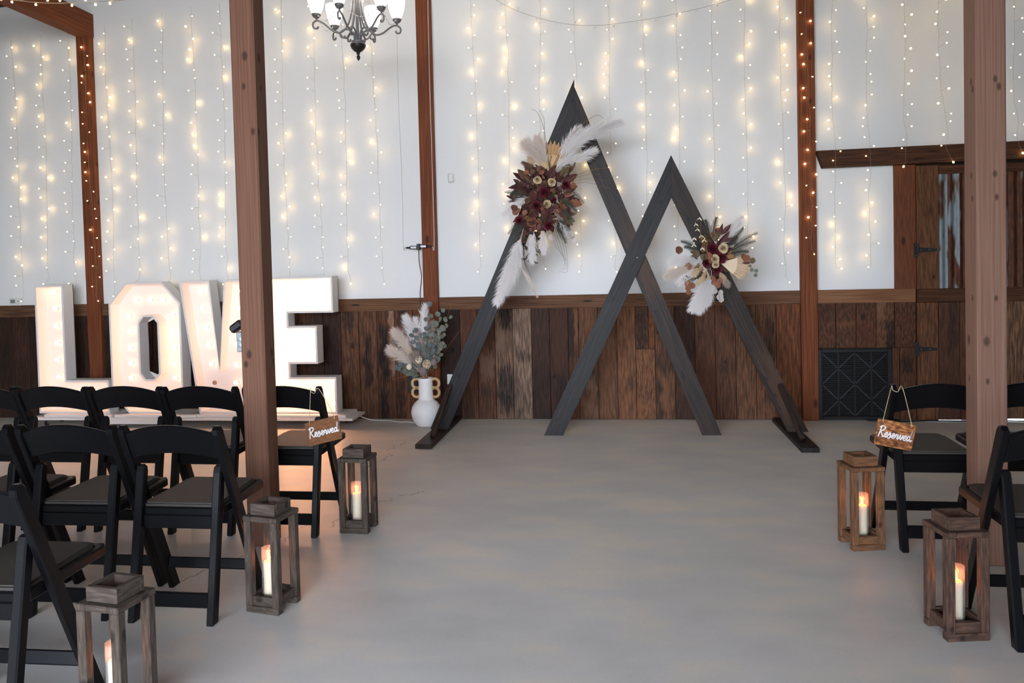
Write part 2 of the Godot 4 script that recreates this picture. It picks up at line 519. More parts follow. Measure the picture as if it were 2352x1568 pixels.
func make_wainscot() -> void:
	var wall: Node3D = get_node("wall_back")
	var brown := rgb8(128, 84, 56)
	var mid := rgb8(112, 70, 46)
	var dark := rgb8(82, 52, 38)
	var reddish := rgb8(140, 82, 48)
	var top := 0.985
	part(wall, "backing", solid([[-6.3, 2.47, 0.0, 1.0, 0.0, 0.002], [3.33, 4.1, 0.0, 1.0, 0.0, 0.002], [2.24, 2.47, 1.0, 2.12, 0.0, 0.002], [3.33, 3.42, 1.0, 2.12, 0.0, 0.002], [2.47, 3.33, 2.02, 2.12, 0.0, 0.002]]), M.old_felt)
	# between the letters and the middle post (the first ones stand behind the letters)
	var a := [
		[dark, [[0.0, 1.0, 0.1, 0.9, DK, 0.5]]], [dark, []], [mid, [[0.2, 0.9, 0.0, 0.5, DK, 0.6]]], [dark, []], [dark, [[0.0, 1.0, 0.3, 1.1, DK, 0.5]]],
		[dark, []], [mid, []], [dark, [[0.1, 0.8, -0.1, 0.6, DK, 0.6]]], [dark, []], [mid, []], [dark, [[0.0, 1.0, 0.5, 1.1, DK, 0.5]]], [mid, []],
		[dark, []], [dark, [[0.1, 0.9, 0.0, 0.7, DK, 0.5]]], [brown, [[0.1, 0.75, -0.1, 0.2, DK, 0.7]]], [brown, [[0.2, 0.7, 0.2, 0.75, DK, 0.85]]],
		[mid, [[0.05, 0.62, 0.12, 0.66, DK, 1.0], [0.05, 0.6, 0.7, 1.1, DK, 1.0], [0.68, 1.1, -0.1, 0.62, PALE, 0.9]]],
		[reddish, [[0.1, 0.8, -0.1, 0.2, DK, 0.8], [-0.1, 0.5, 0.62, 1.1, DK, 0.75]]], [reddish, [[0.2, 0.6, 0.55, 0.95, DK, 0.35]]],
	]
	var w := (3.20) / a.size()
	for i in a.size():
		wainscot_board(-4.89 + w * i, -4.89 + w * (i + 1), 0.003, top, a[i][0], a[i][1], 100 + i, wall)
	for i in 7:
		wainscot_board(-6.16 + 0.164 * i, -6.16 + 0.164 * (i + 1), 0.003, top, dark if i % 2 == 0 else dark.darkened(0.15), [[0.1, 0.8, 0.2 * (i % 3), 0.5 + 0.2 * (i % 3), DK, 0.4]], 130 + i, wall)
	# between the middle post and the post by the door
	var b := [
		[dark.darkened(0.25), []], [mid, [[0.2, 0.8, -0.1, 0.3, RED, 0.6], [0.1, 0.7, 0.7, 1.1, DK, 0.4]]],
		[mid, [[0.05, 0.95, 0.38, 0.66, PALE, 0.6], [0.0, 1.0, -0.1, 0.28, DK, 0.3], [0.1, 0.7, 0.7, 0.8, DK, 0.7]]],
		[rgb8(146, 112, 88), [[0.2, 0.95, -0.1, 0.2, DK, 0.95], [0.1, 1.0, 0.52, 0.96, DK, 0.85], [0.0, 0.5, 0.14, 0.42, PALE, 0.6]]],
		[rgb8(164, 132, 108), [[0.0, 1.0, 0.38, 0.5, DK, 0.7], [-0.1, 0.3, 0.55, 1.1, DK, 0.35], [0.2, 0.9, 0.75, 1.0, DK, 0.3]]],
		[dark, [[0.0, 1.0, 0.5, 1.1, DK, 0.4]]], [dark, [[0.1, 0.9, 0.0, 0.6, RED, 0.5], [0.2, 0.9, 0.6, 1.1, DK, 0.5]]],
		[mid, [[-0.1, 0.6, -0.1, 0.5, DK, 0.8], [0.6, 1.0, 0.0, 0.35, TAN, 0.6]]],
		[brown, [[0.0, 1.1, 0.5, 0.78, DK, 0.35], [0.15, 0.9, 0.82, 0.98, PALE, 0.35], [0.4, 0.9, 0.6, 0.78, PALE, 0.7]]],
		[brown, [[0.0, 1.0, -0.1, 0.22, DK, 0.6], [0.1, 0.9, 0.3, 0.95, TAN, 0.25]]], [rgb8(150, 98, 64), [[0.55, 1.0, 0.55, 0.75, DK, 0.5]]],
	]
	var edges := [-1.605, -1.43, -1.275, -1.115, -0.955, -0.79, -0.63, -0.465, -0.375, -0.21, -0.045, 0.115]
	for i in b.size():
		wainscot_board(edges[i], edges[i + 1], 0.003, top, b[i][0], b[i][1], 150 + i, wall)
	# one board is patched from three lengths
	wainscot_board(0.115, 0.225, 0.615, top, mid, [[0.1, 0.9, 0.1, 1.1, DK, 0.6]], 170, wall, 0.004)
	wainscot_board(0.225, 0.28, 0.615, top, reddish, [], 171, wall)
	wainscot_board(0.115, 0.28, 0.003, 0.613, rgb8(150, 98, 64), [[0.0, 1.0, 0.55, 0.68, DK, 0.25]], 172, wall)
	var c := [
		[brown, [[0.0, 1.0, 0.38, 0.6, DK, 0.55], [0.35, 0.65, 0.62, 0.95, TAN, 0.5], [-0.1, 0.3, 0.6, 1.1, DK, 0.5]]], [dark, [[0.3, 1.1, 0.5, 0.8, TAN, 0.3]]],
		[mid, [[0.0, 1.0, 0.45, 1.1, RED, 0.5]]], [mid, [[0.0, 1.0, 0.5, 0.56, DK, 0.5]]], [brown, [[0.1, 0.9, -0.1, 0.3, DK, 0.25]]], [brown, [[0.4, 0.9, 0.1, 0.9, DK, 0.45]]], [reddish, []],
	]
	var e2 := [0.28, 0.445, 0.615, 0.785, 0.955, 1.12, 1.29, 1.485]
	for i in c.size():
		wainscot_board(e2[i], e2[i + 1], 0.003, top, c[i][0], c[i][1], 180 + i, wall)
	# right of the post: over the grille, beside the door
	var d := [[1.617, 1.77, mid], [1.77, 1.93, mid], [1.93, 2.09, mid], [2.09, 2.232, brown]]
	for i in 4:
		wainscot_board(d[i][0], d[i][1], 0.605, top, d[i][2], [[[0.1, 0.7, -0.1, 0.4, DK, 0.3]], [[0.0, 1.0, 0.4, 0.56, TAN, 0.4]], [[0.0, 1.0, 0.45, 1.1, RED, 0.4]], [[0.5, 1.1, 0.4, 1.1, DK, 0.8], [0.0, 0.5, -0.1, 0.4, PALE, 0.4]]][i], 190 + i, wall)
	wainscot_board(2.212, 2.27, 0.003, 0.603, mid, [], 195, wall)
	wainscot_board(2.272, 2.40, 0.003, 0.603, mid, [[0.1, 0.8, 0.1, 0.35, DK, 0.8]], 196, wall)
	wainscot_board(2.235, 2.40, 0.605, top, mid, [[0.0, 1.0, 0.3, 0.5, RED, 0.4]], 197, wall)
	# the wide jamb board above the rail
	var jm := tex_mat("jamb", wood_image(48, 240, 199, rgb8(122, 72, 46), rgb8(86, 48, 32), 0.7, [[0.0, 1.0, 0.42, 0.46, DK, 0.5]], 1), 0.7, 0.04)
	part(wall, "plank", fitted_board(Vector3(0.165, 1.02, 0.03), 0.003), jm, at(2.32, 1.595, 0.0175))
	# right of the door
	for i in 4:
		wainscot_board(3.42 + 0.165 * i, 3.585 + 0.165 * i, 0.003, top, [brown, dark, mid, dark][i], [], 200 + i, wall)
	# the rail along the top of the boards, a length in each bay
	var rails := [[-6.2, -5.02], [-4.88, -1.745], [-1.612, 1.487], [1.617, 2.398]]
	for i in rails.size():
		var l: float = rails[i][1] - rails[i][0]
		var m: Material = M.rail_timber if i < 3 else M.rail_light
		structure("trim_%d" % (i + 1), board(Vector3(0.112, l, 0.034), 0.004, Vector2(9.0, 0.32), Vector2(0.5, 0.37 * i + 0.2)), m, Transform3D(Basis(Vector3(0, 0, 1), -PI / 2), Vector3((rails[i][0] + rails[i][1]) / 2.0, 1.036, 0.017)))

func make_wall_posts() -> void:
	var rows := [[-4.95, 0.14, "reddish timber wall post with fairy lights, beside the L letter"], [-1.678, 0.132, "reddish timber wall post carrying plug adapters above the white vase"], [1.552, 0.132, "reddish timber wall post with fairy lights between arch and grille"]]
	for r in rows:
		var t := thing("wall_post", r[2], "post", Vector3(r[0], 0, 0), 0.0, "wall posts")
		part(t, "timber", board(Vector3(r[1], 4.05 if r[0] > -4 else 3.62, 0.06), 0.004, Vector2(7.5, 0.27)), M.wall_post_timber, at(0, 2.025 if r[0] > -4 else 1.81, 0.03))
	# tie beam that runs from the top of the left wall post over the hall
	var tb := thing("tie_beam", "dark reddish tie beam running from wall post under the roof", "beam", Vector3(-4.94, 3.62, 0))
	part(tb, "timber", board(Vector3(0.14, 6.0, 0.22), 0.005, Vector2(7, 0.27)), M.wall_post_timber, Transform3D(Basis(Vector3(1, 0, 0), PI / 2 - 0.012), Vector3(0, 0.125, 3.0)))

func make_posts() -> void:
	var t := thing("timber_post", "heavy knotted timber post with a junction box by the LOVE letters", "post", Vector3(-1.806, 0, 3.155), 0.0, "timber posts in the hall")
	part(t, "timber", board(Vector3(0.123, 5.0, 0.123), 0.008, Vector2(8.0, 0.2), Vector2(0.5, 0.5)), M.post_timber, at(0, 2.5, 0))
	t = thing("timber_post", "heavy pinkish timber post among chairs opposite the barn door", "post", Vector3(1.590, 0, 3.157), 0.0, "timber posts in the hall")
	part(t, "timber", board(Vector3(0.123, 5.0, 0.123), 0.006, Vector2(8.0, 0.2), Vector2(0.5, 0.5)), M.post_timber_warm, at(0, 2.5, 0))
	# junction box with a black spotlight head on the far-left face
	var j := thing("junction_box", "grey metal junction box with a black sensor head on timber post", "electrical box", Vector3(-1.8672, 1.02, 3.155))
	part(j, "box", board(Vector3(0.035, 0.10, 0.075), 0.004), M.galvanised, at(-0.0176, 0, 0))
	for k in 2:
		part(j, "knockout", lathe([[0.0001, 0.0], [0.011, 0.0], [0.011, 0.002], [0.0001, 0.002]], 14), M.galvanised, Transform3D(Basis(Vector3(1, 0, 0), PI / 2), Vector3(-0.018, 0.012 - 0.03 * k, 0.0373)))
	part(j, "sensor_head", board(Vector3(0.075, 0.042, 0.05), 0.01), M.black_plastic, Transform3D(Basis(Vector3(0, 0, 1), 0.6), Vector3(-0.0445, 0.075, 0.0)))

func make_door() -> void:
	# header beam, its left end cut on the slant
	var hb := MB.new()
	hb.us = Vector2(0.45, 9.0)
	add_prism(hb, PackedVector2Array([Vector2(1.625, 2.245), Vector2(1.672, 2.105), Vector2(4.2, 2.105), Vector2(4.2, 2.245)]), 0.0, 0.09)
	var o := MB.new()   # grain along x: swap the texture axes
	o.v = hb.v; o.n = hb.n
	for q in hb.t:
		o.t.append(Vector2(q.y, q.x))
	structure("trim_5", o.commit(), M.dark_beam, Transform3D(Basis(Vector3(0, 0, 1), 0.006), Vector3(0.012, -0.012, 0)))
	var leaf := Node3D.new()
	leaf.name = "door_1"
	leaf.set_meta("kind", "structure")
	add_child(leaf)
	leaf.position.z = 0.016
	var x0 := 2.406
	var x1 := 3.395
	var stile := tex_mat("door_stile", wood_image(48, 300, 211, rgb8(118, 78, 50), rgb8(72, 46, 30), 0.8, [[0.3, 0.75, 0.32, 0.42, rgb8(60, 36, 24), 0.7], [0.4, 0.55, 0.55, 0.68, TAN, 0.8]], 1), 0.7, 0.04)
	for s in [[x0, x0 + 0.17], [x1 - 0.17, x1]]:
		part(leaf, "stile", fitted_board(Vector3(s[1] - s[0], 1.006, 0.036), 0.003), stile, at((s[0] + s[1]) / 2.0, 1.5895, 0.004))
	var lying := Basis(Vector3(0, 0, 1), -PI / 2)
	part(leaf, "rail", board(Vector3(0.07, x1 - x0 - 0.346, 0.034), 0.003, Vector2(9, 0.4)), M.dark_beam, Transform3D(lying, Vector3((x0 + x1) / 2.0, 2.054, 0.004)))
	part(leaf, "rail", board(Vector3(0.112, x1 - x0, 0.04), 0.004, Vector2(9, 0.4)), M.dark_beam, Transform3D(lying, Vector3((x0 + x1) / 2.0, 1.032, 0.004)))
	# rusted corrugated sheet in the upper half
	var mb := MB.new()
	var sx0 := x0 + 0.172
	var sx1 := x1 - 0.172
	var steps := 120
	for i in steps:
		var pa := sx0 + (sx1 - sx0) * i / steps
		var pb := sx0 + (sx1 - sx0) * (i + 1) / steps
		var za := 0.004 + 0.009 * sin(pa * TAU / 0.068)
		var zb := 0.004 + 0.009 * sin(pb * TAU / 0.068)
		var na := Vector3(-0.009 * TAU / 0.068 * cos(pa * TAU / 0.068), 0, 1).normalized()
		var nb := Vector3(-0.009 * TAU / 0.068 * cos(pb * TAU / 0.068), 0, 1).normalized()
		var ua := float(i) / steps
		var ub := float(i + 1) / steps
		mb.tri(Vector3(pa, 1.088, za), Vector3(pb, 1.088, zb), Vector3(pb, 2.02, zb), na, nb, nb, Vector2(ua, 1), Vector2(ub, 1), Vector2(ub, 0))
		mb.tri(Vector3(pa, 1.088, za), Vector3(pb, 2.02, zb), Vector3(pa, 2.02, za), na, nb, na, Vector2(ua, 1), Vector2(ub, 0), Vector2(ua, 0))
	var sheet := tex_mat("corrugated_sheet", rust_image(256, 300), 0.55)
	sheet.metallic = 0.25
	part(leaf, "corrugated_panel", mb.commit(), sheet)
	# boards of the lower half; daylight shows in the gap under them
	var lw := (x1 - x0) / 6.0
	for i in 6:
		var im := wood_image(40, 240, 230 + i, [rgb8(122, 78, 50), rgb8(92, 60, 44), rgb8(104, 66, 44), rgb8(108, 70, 48), rgb8(138, 102, 76), rgb8(104, 66, 42)][i], rgb8(58, 38, 28), 0.8, [[[0.4, 0.6, 0.78, 0.98, TAN, 0.6]], [[0.3, 1.0, 0.6, 0.64, DK, 0.8], [0.4, 0.9, -0.1, 0.45, DK, 0.4]], [], [], [[0.0, 1.0, 0.46, 0.52, DK, 0.7]], []][i], 1 if i == 1 else 0)
		var low: float = [0.003, 0.005, 0.003, 0.003, 0.016, 0.016][i]
		part(leaf, "plank", fitted_board(Vector3(lw - 0.003, 0.9745 - low, 0.026), 0.003), tex_mat("door_plank_%d" % i, im, 0.7, 0.05), at(x0 + lw * (i + 0.5), (low + 0.9745) / 2.0, 0.0))
	part(leaf, "backing_sheet", board(Vector3(0.86, 2.0, 0.002), 0.0), M.old_felt, at((x0 + x1) / 2.0, 1.022, -0.0155))
	# strap hinges
	for y: float in [1.405, 0.592]:
		var z := 0.031 if y > 1.0 else 0.022
		var h := part(leaf, "hinge", once("strap", func():
			var b := MB.new()
			add_prism(b, PackedVector2Array([Vector2(0.0, -0.022), Vector2(0.16, -0.008), Vector2(0.168, 0.0), Vector2(0.16, 0.008), Vector2(0.0, 0.022)]), -0.003, 0.003)
			add_box(b, Vector3(0.026, 0.12, 0.006), 0.001, at(-0.018, 0, 0))
			add_tube(b, PackedVector3Array([Vector3(-0.003, -0.05, 0.004), Vector3(-0.003, 0.05, 0.004)]), 0.006, 0.006, 8)
			return b.commit()), M.iron, at(x0 + 0.004, y, z + 0.006))
		for p in [[0.02, 0.0], [0.085, 0.0], [0.15, 0.0], [-0.018, 0.045], [-0.018, -0.045]]:
			part(h, "bolt", once("boltcap", func(): return ball(0.0045, 8, 4)), M.bolt_steel, at(p[0], p[1], 0.004))
	# black return-air grille set into the boards
	var g := thing("air_grille", "black louvred return air grille beside the barn door", "vent", Vector3(1.914, 0, 0))
	var fw := 0.588
	part(g, "backing", board(Vector3(fw - 0.01, 0.585, 0.008), 0.0), M.black_plastic, at(0, 0.298, 0.006))
	for s: float in [-1.0, 1.0]:
		part(g, "frame", board(Vector3(0.034, 0.594, 0.028), 0.004), M.grille_black, at(s * (fw / 2.0 - 0.017), 0.301, 0.016))
		part(g, "frame", board(Vector3(fw - 0.07, 0.03, 0.028), 0.004), M.grille_black, at(0, 0.301 + s * 0.282, 0.016))
	for i in 34:
		part(g, "louver", once("louver", func(): return board(Vector3(fw - 0.07, 0.011, 0.003), 0.0005)), M.grille_black, Transform3D(Basis(Vector3(1, 0, 0), -0.7), Vector3(0, 0.042 + 0.0157 * i, 0.020)))
	for i in 3:
		part(g, "divider", board(Vector3(0.012, 0.53, 0.004), 0.001), M.grille_black, at(-0.13 + 0.13 * i, 0.301, 0.0265))
	for i in 4:
		for k in 4:
			var s := 1.0 if (i + k) % 2 == 0 else -1.0
			var c := Vector3(-0.195 + 0.13 * i, 0.301 + 0.1325 * (1.5 - k), 0.0252)
			part(g, "scissor_bar", once("scissor", func(): return board(Vector3(0.007, 0.165, 0.0016), 0.0)), M.grille_edge, Transform3D(Basis(Vector3(0, 0, 1), s * 0.775), c))

func make_fittings() -> void:
	var t := thing("thermostat", "white digital thermostat on wall beside the L letter", "thermostat", Vector3(-5.80, 1.118, 0))
	part(t, "body", board(Vector3(0.125, 0.085, 0.03), 0.006), M.white_plastic, at(0, 0, 0.015))
	part(t, "screen", board(Vector3(0.048, 0.034, 0.002), 0.0), M.screen_grey, at(-0.018, 0.014, 0.0306))
	for p in [[0.034, 0.02], [0.044, 0.012], [0.034, 0.004], [-0.03, -0.026], [-0.013, -0.026], [0.004, -0.026]]:
		part(t, "button", once("tbutton", func(): return board(Vector3(0.007, 0.005, 0.003), 0.001)), M.grille_edge, at(p[0], p[1], 0.031))
	t = thing("motion_sensor", "small white motion sensor on wall above the white vase", "sensor", Vector3(-1.474, 2.15, 0))
	part(t, "body", board(Vector3(0.052, 0.086, 0.038), 0.012), M.white_plastic, at(0, 0, 0.019))
	part(t, "lens", board(Vector3(0.036, 0.030, 0.006), 0.003), M.white_plastic, at(0, -0.018, 0.0385))
	t = thing("wall_outlet", "white outlet plate on dark boards behind the arch foot", "outlet", Vector3(-1.508, 0.347, 0.022))
	part(t, "plate", board(Vector3(0.095, 0.114, 0.006), 0.002), M.white_plastic, at(0, 0, 0.003))
	for s: float in [-1.0, 1.0]:
		part(t, "socket", board(Vector3(0.032, 0.028, 0.003), 0.004), M.white_plastic, at(0.0, s * 0.022, 0.0065))
		for e: float in [-1.0, 1.0]:
			part(t, "slot", once("slot", func(): return board(Vector3(0.003, 0.010, 0.001), 0.0)), M.cable_black, at(e * 0.007, s * 0.022 + 0.002, 0.0082))
	t = thing("outlet_box", "black outlet box on boards behind the white vase", "electrical box", Vector3(-1.86, 0.325, 0.022))
	part(t, "box", board(Vector3(0.10, 0.16, 0.045), 0.004), M.black_plastic, at(0, 0, 0.0225))
	part(t, "cover", board(Vector3(0.08, 0.12, 0.006), 0.003), M.cable_black, at(0, 0, 0.047))
	# two plug adapters joined at a triple tap on the middle wall post
	t = thing("plug_adapter", "black plug adapters with white labels on the middle wall post", "adapter", Vector3(-1.768, 1.545, 0.082))
	part(t, "tap", board(Vector3(0.03, 0.055, 0.04), 0.004), M.black_plastic, Transform3D())
	for s: float in [-1.0, 1.0]:
		var a := part(t, "adapter", board(Vector3(0.062, 0.032, 0.03), 0.005), M.black_plastic, at(s * 0.046, 0.004 * s, 0))
		part(a, "paper_label", board(Vector3(0.05, 0.018, 0.001), 0.0), M.paint_white, at(-0.002 * s, 0, 0.0153))
		part(t, "cable_end", lathe([[0.006, 0.0], [0.009, 0.006], [0.008, 0.03], [0.003, 0.045]], 10), M.black_plastic, Transform3D(Basis(Vector3(0, 0, 1), -s * PI / 2), Vector3(s * 0.076, 0.004 * s, 0)))
	t = thing("black_cable", "thin black cable hanging down from plug adapters to the boards", "cable", Vector3.ZERO)
	part(t, "cord", tube(curve([Vector3(-1.772, 1.52, 0.075), Vector3(-1.776, 1.40, 0.045), Vector3(-1.768, 1.28, 0.012), Vector3(-1.784, 1.15, 0.012), Vector3(-1.778, 1.05, 0.04), Vector3(-1.78, 0.98, 0.04), Vector3(-1.80, 0.7, 0.028), Vector3(-1.84, 0.41, 0.04)], 6), 0.0035, 0.0035, 5), M.cable_black)
	t = thing("white_cable", "thin white cable stapled up the middle wall post", "cable", Vector3.ZERO)
	part(t, "cord", tube(curve([Vector3(-1.645, 1.545, 0.075), Vector3(-1.632, 1.56, 0.064), Vector3(-1.63, 2.2, 0.064), Vector3(-1.632, 3.0, 0.064), Vector3(-1.628, 3.8, 0.064)], 5), 0.003, 0.003, 5), M.cable_white)
	t = thing("white_cable", "thin white cable running up the wall left of middle post", "cable", Vector3.ZERO)
	part(t, "cord", tube(curve([Vector3(-1.888, 1.541, 0.08), Vector3(-1.91, 1.545, 0.03), Vector3(-1.93, 1.56, 0.006), Vector3(-1.925, 2.1, 0.006), Vector3(-1.935, 2.9, 0.006), Vector3(-1.93, 3.8, 0.006)], 5), 0.0022, 0.0022, 5), M.cable_white)
	t = thing("floor_cable", "white extension cable on the floor from letters to vase", "cable", Vector3.ZERO)
	part(t, "cord", tube(curve([Vector3(-2.42, 0.07, 0.12), Vector3(-2.25, 0.006, 0.09), Vector3(-2.08, 0.006, 0.12), Vector3(-1.95, 0.006, 0.19), Vector3(-1.9, 0.006, 0.17), Vector3(-1.80, 0.006, 0.22), Vector3(-1.70, 0.006, 0.13), Vector3(-1.55, 0.006, 0.07)], 6), 0.005, 0.005, 6), M.cable_white)
	t = thing("floor_cable", "black cable lying on the floor below the barn door", "cable", Vector3.ZERO)
	part(t, "cord", tube(curve([Vector3(2.0, 0.006, 0.06), Vector3(2.15, 0.006, 0.11), Vector3(2.32, 0.006, 0.09), Vector3(2.48, 0.006, 0.06), Vector3(2.7, 0.006, 0.07), Vector3(3.0, 0.006, 0.06), Vector3(3.3, 0.006, 0.08)], 6), 0.005, 0.005, 6), M.cable_black)

# ---------------------------------------------------------------- LOVE letters
func inset(poly: PackedVector2Array, d: float) -> PackedVector2Array:   # mitred offset towards the inside of a counter-clockwise outline
	var out := PackedVector2Array()
	var n := poly.size()
	for i in n:
		var a := (poly[i] - poly[(i - 1 + n) % n]).normalized()
		var b := (poly[(i + 1) % n] - poly[i]).normalized()
		var na := Vector2(-a.y, a.x)
		var nb := Vector2(-b.y, b.x)
		var s := (na + nb)
		out.append(poly[i] + s * d / maxf(0.2, 1.0 + na.dot(nb)))
	return out

func rim(mb: MB, poly: PackedVector2Array, thick: float, zb: float, zf: float) -> void:
	var inner := inset(poly, thick)
	var n := poly.size()
	for i in n:
		var j := (i + 1) % n
		var a := poly[i]
		var b := poly[j]
		var c := inner[j]
		var d := inner[i]
		var mid := (a + b + c + d) / 4.0
		var ctr := Vector3(mid.x, mid.y, (zb + zf) / 2.0)
		mb.face([Vector3(a.x, a.y, zf), Vector3(b.x, b.y, zf), Vector3(c.x, c.y, zf), Vector3(d.x, d.y, zf)], ctr)
		mb.face([Vector3(a.x, a.y, zb), Vector3(b.x, b.y, zb), Vector3(b.x, b.y, zf), Vector3(a.x, a.y, zf)], ctr)
		mb.face([Vector3(d.x, d.y, zb), Vector3(c.x, c.y, zb), Vector3(c.x, c.y, zf), Vector3(d.x, d.y, zf)], ctr)

func letter(called: String, label: String, poly: PackedVector2Array, hole: PackedVector2Array, bulbs: Array, dead := [], strong := 1.0) -> void:
	var x0 := 1e9
	var x1 := -1e9
	for p in poly:
		x0 = minf(x0, p.x)
		x1 = maxf(x1, p.x)
	var base := Vector3((x0 + x1) / 2.0, 0.11, 0.29)
	var t := thing(called, label, "marquee letter", base, 0.0, "lit LOVE letters")
	var off := Vector2(base.x, base.y)
	var loc := PackedVector2Array()
	for p in poly:
		loc.append(p - off)
	if Geometry2D.is_polygon_clockwise(loc):
		loc.reverse()
	var mb := MB.new()
	rim(mb, loc, 0.018, -0.07, 0.07)
	var back := MB.new()
	if hole.size():
		var hl := PackedVector2Array()
		for p in hole:
			hl.append(p - off)
		if not Geometry2D.is_polygon_clockwise(hl):
			hl.reverse()
		rim(mb, hl, 0.018, -0.07, 0.07)
		var hc := hl.duplicate()
		hc.reverse()   # counter-clockwise, index-matched to the outer octagon below
		for i in 8:
			var j := (i + 1) % 8
			var q := PackedVector2Array([loc[i], loc[j], nearest(hc, loc[j]), nearest(hc, loc[i])])
			add_prism(back, q, -0.069, -0.060)
	else:
		add_prism(back, loc, -0.069, -0.060)
	part(t, "channel_frame", mb.commit(), M.letter_white)
	part(t, "back_panel", back.commit(), M.letter_white)
	for b in bulbs:
		var lit: bool = not (b in dead)
		var o := part(t, "bulb", once("marquee", func(): return ball(0.020, 12, 8)), M.marquee_bulb if lit else M.dead_bulb, at(b[0] - base.x, b[1] - base.y, -0.022))
		part(o, "socket", once("socket", func(): return lathe([[0.012, -0.038], [0.012, -0.014], [0.009, -0.012]], 10)), M.letter_white, Transform3D(Basis(Vector3(1, 0, 0), PI / 2), Vector3.ZERO))
		if lit:
			var l := OmniLight3D.new()
			l.name = "bulb_light"
			l.light_color = Color(1.0, 0.68, 0.49)
			l.light_energy = LETTER_ENERGY * strong
			l.light_size = 0.02
			l.omni_range = 12.0
			l.omni_attenuation = 2.0
			l.shadow_enabled = true
			o.add_child(l, true)

func nearest(list: PackedVector2Array, p: Vector2) -> Vector2:
	var best := list[0]
	var d := 1e9
	for q in list:
		# compare directions from the letter's middle so that corners pair up
		var mid := Vector2(0.0, 0.59)
		var e := (Vector2((q.x - mid.x) * 3.9, (q.y - mid.y) * 2.1)).distance_to(p - mid)
		if e < d:
			d = e
			best = q
	return best

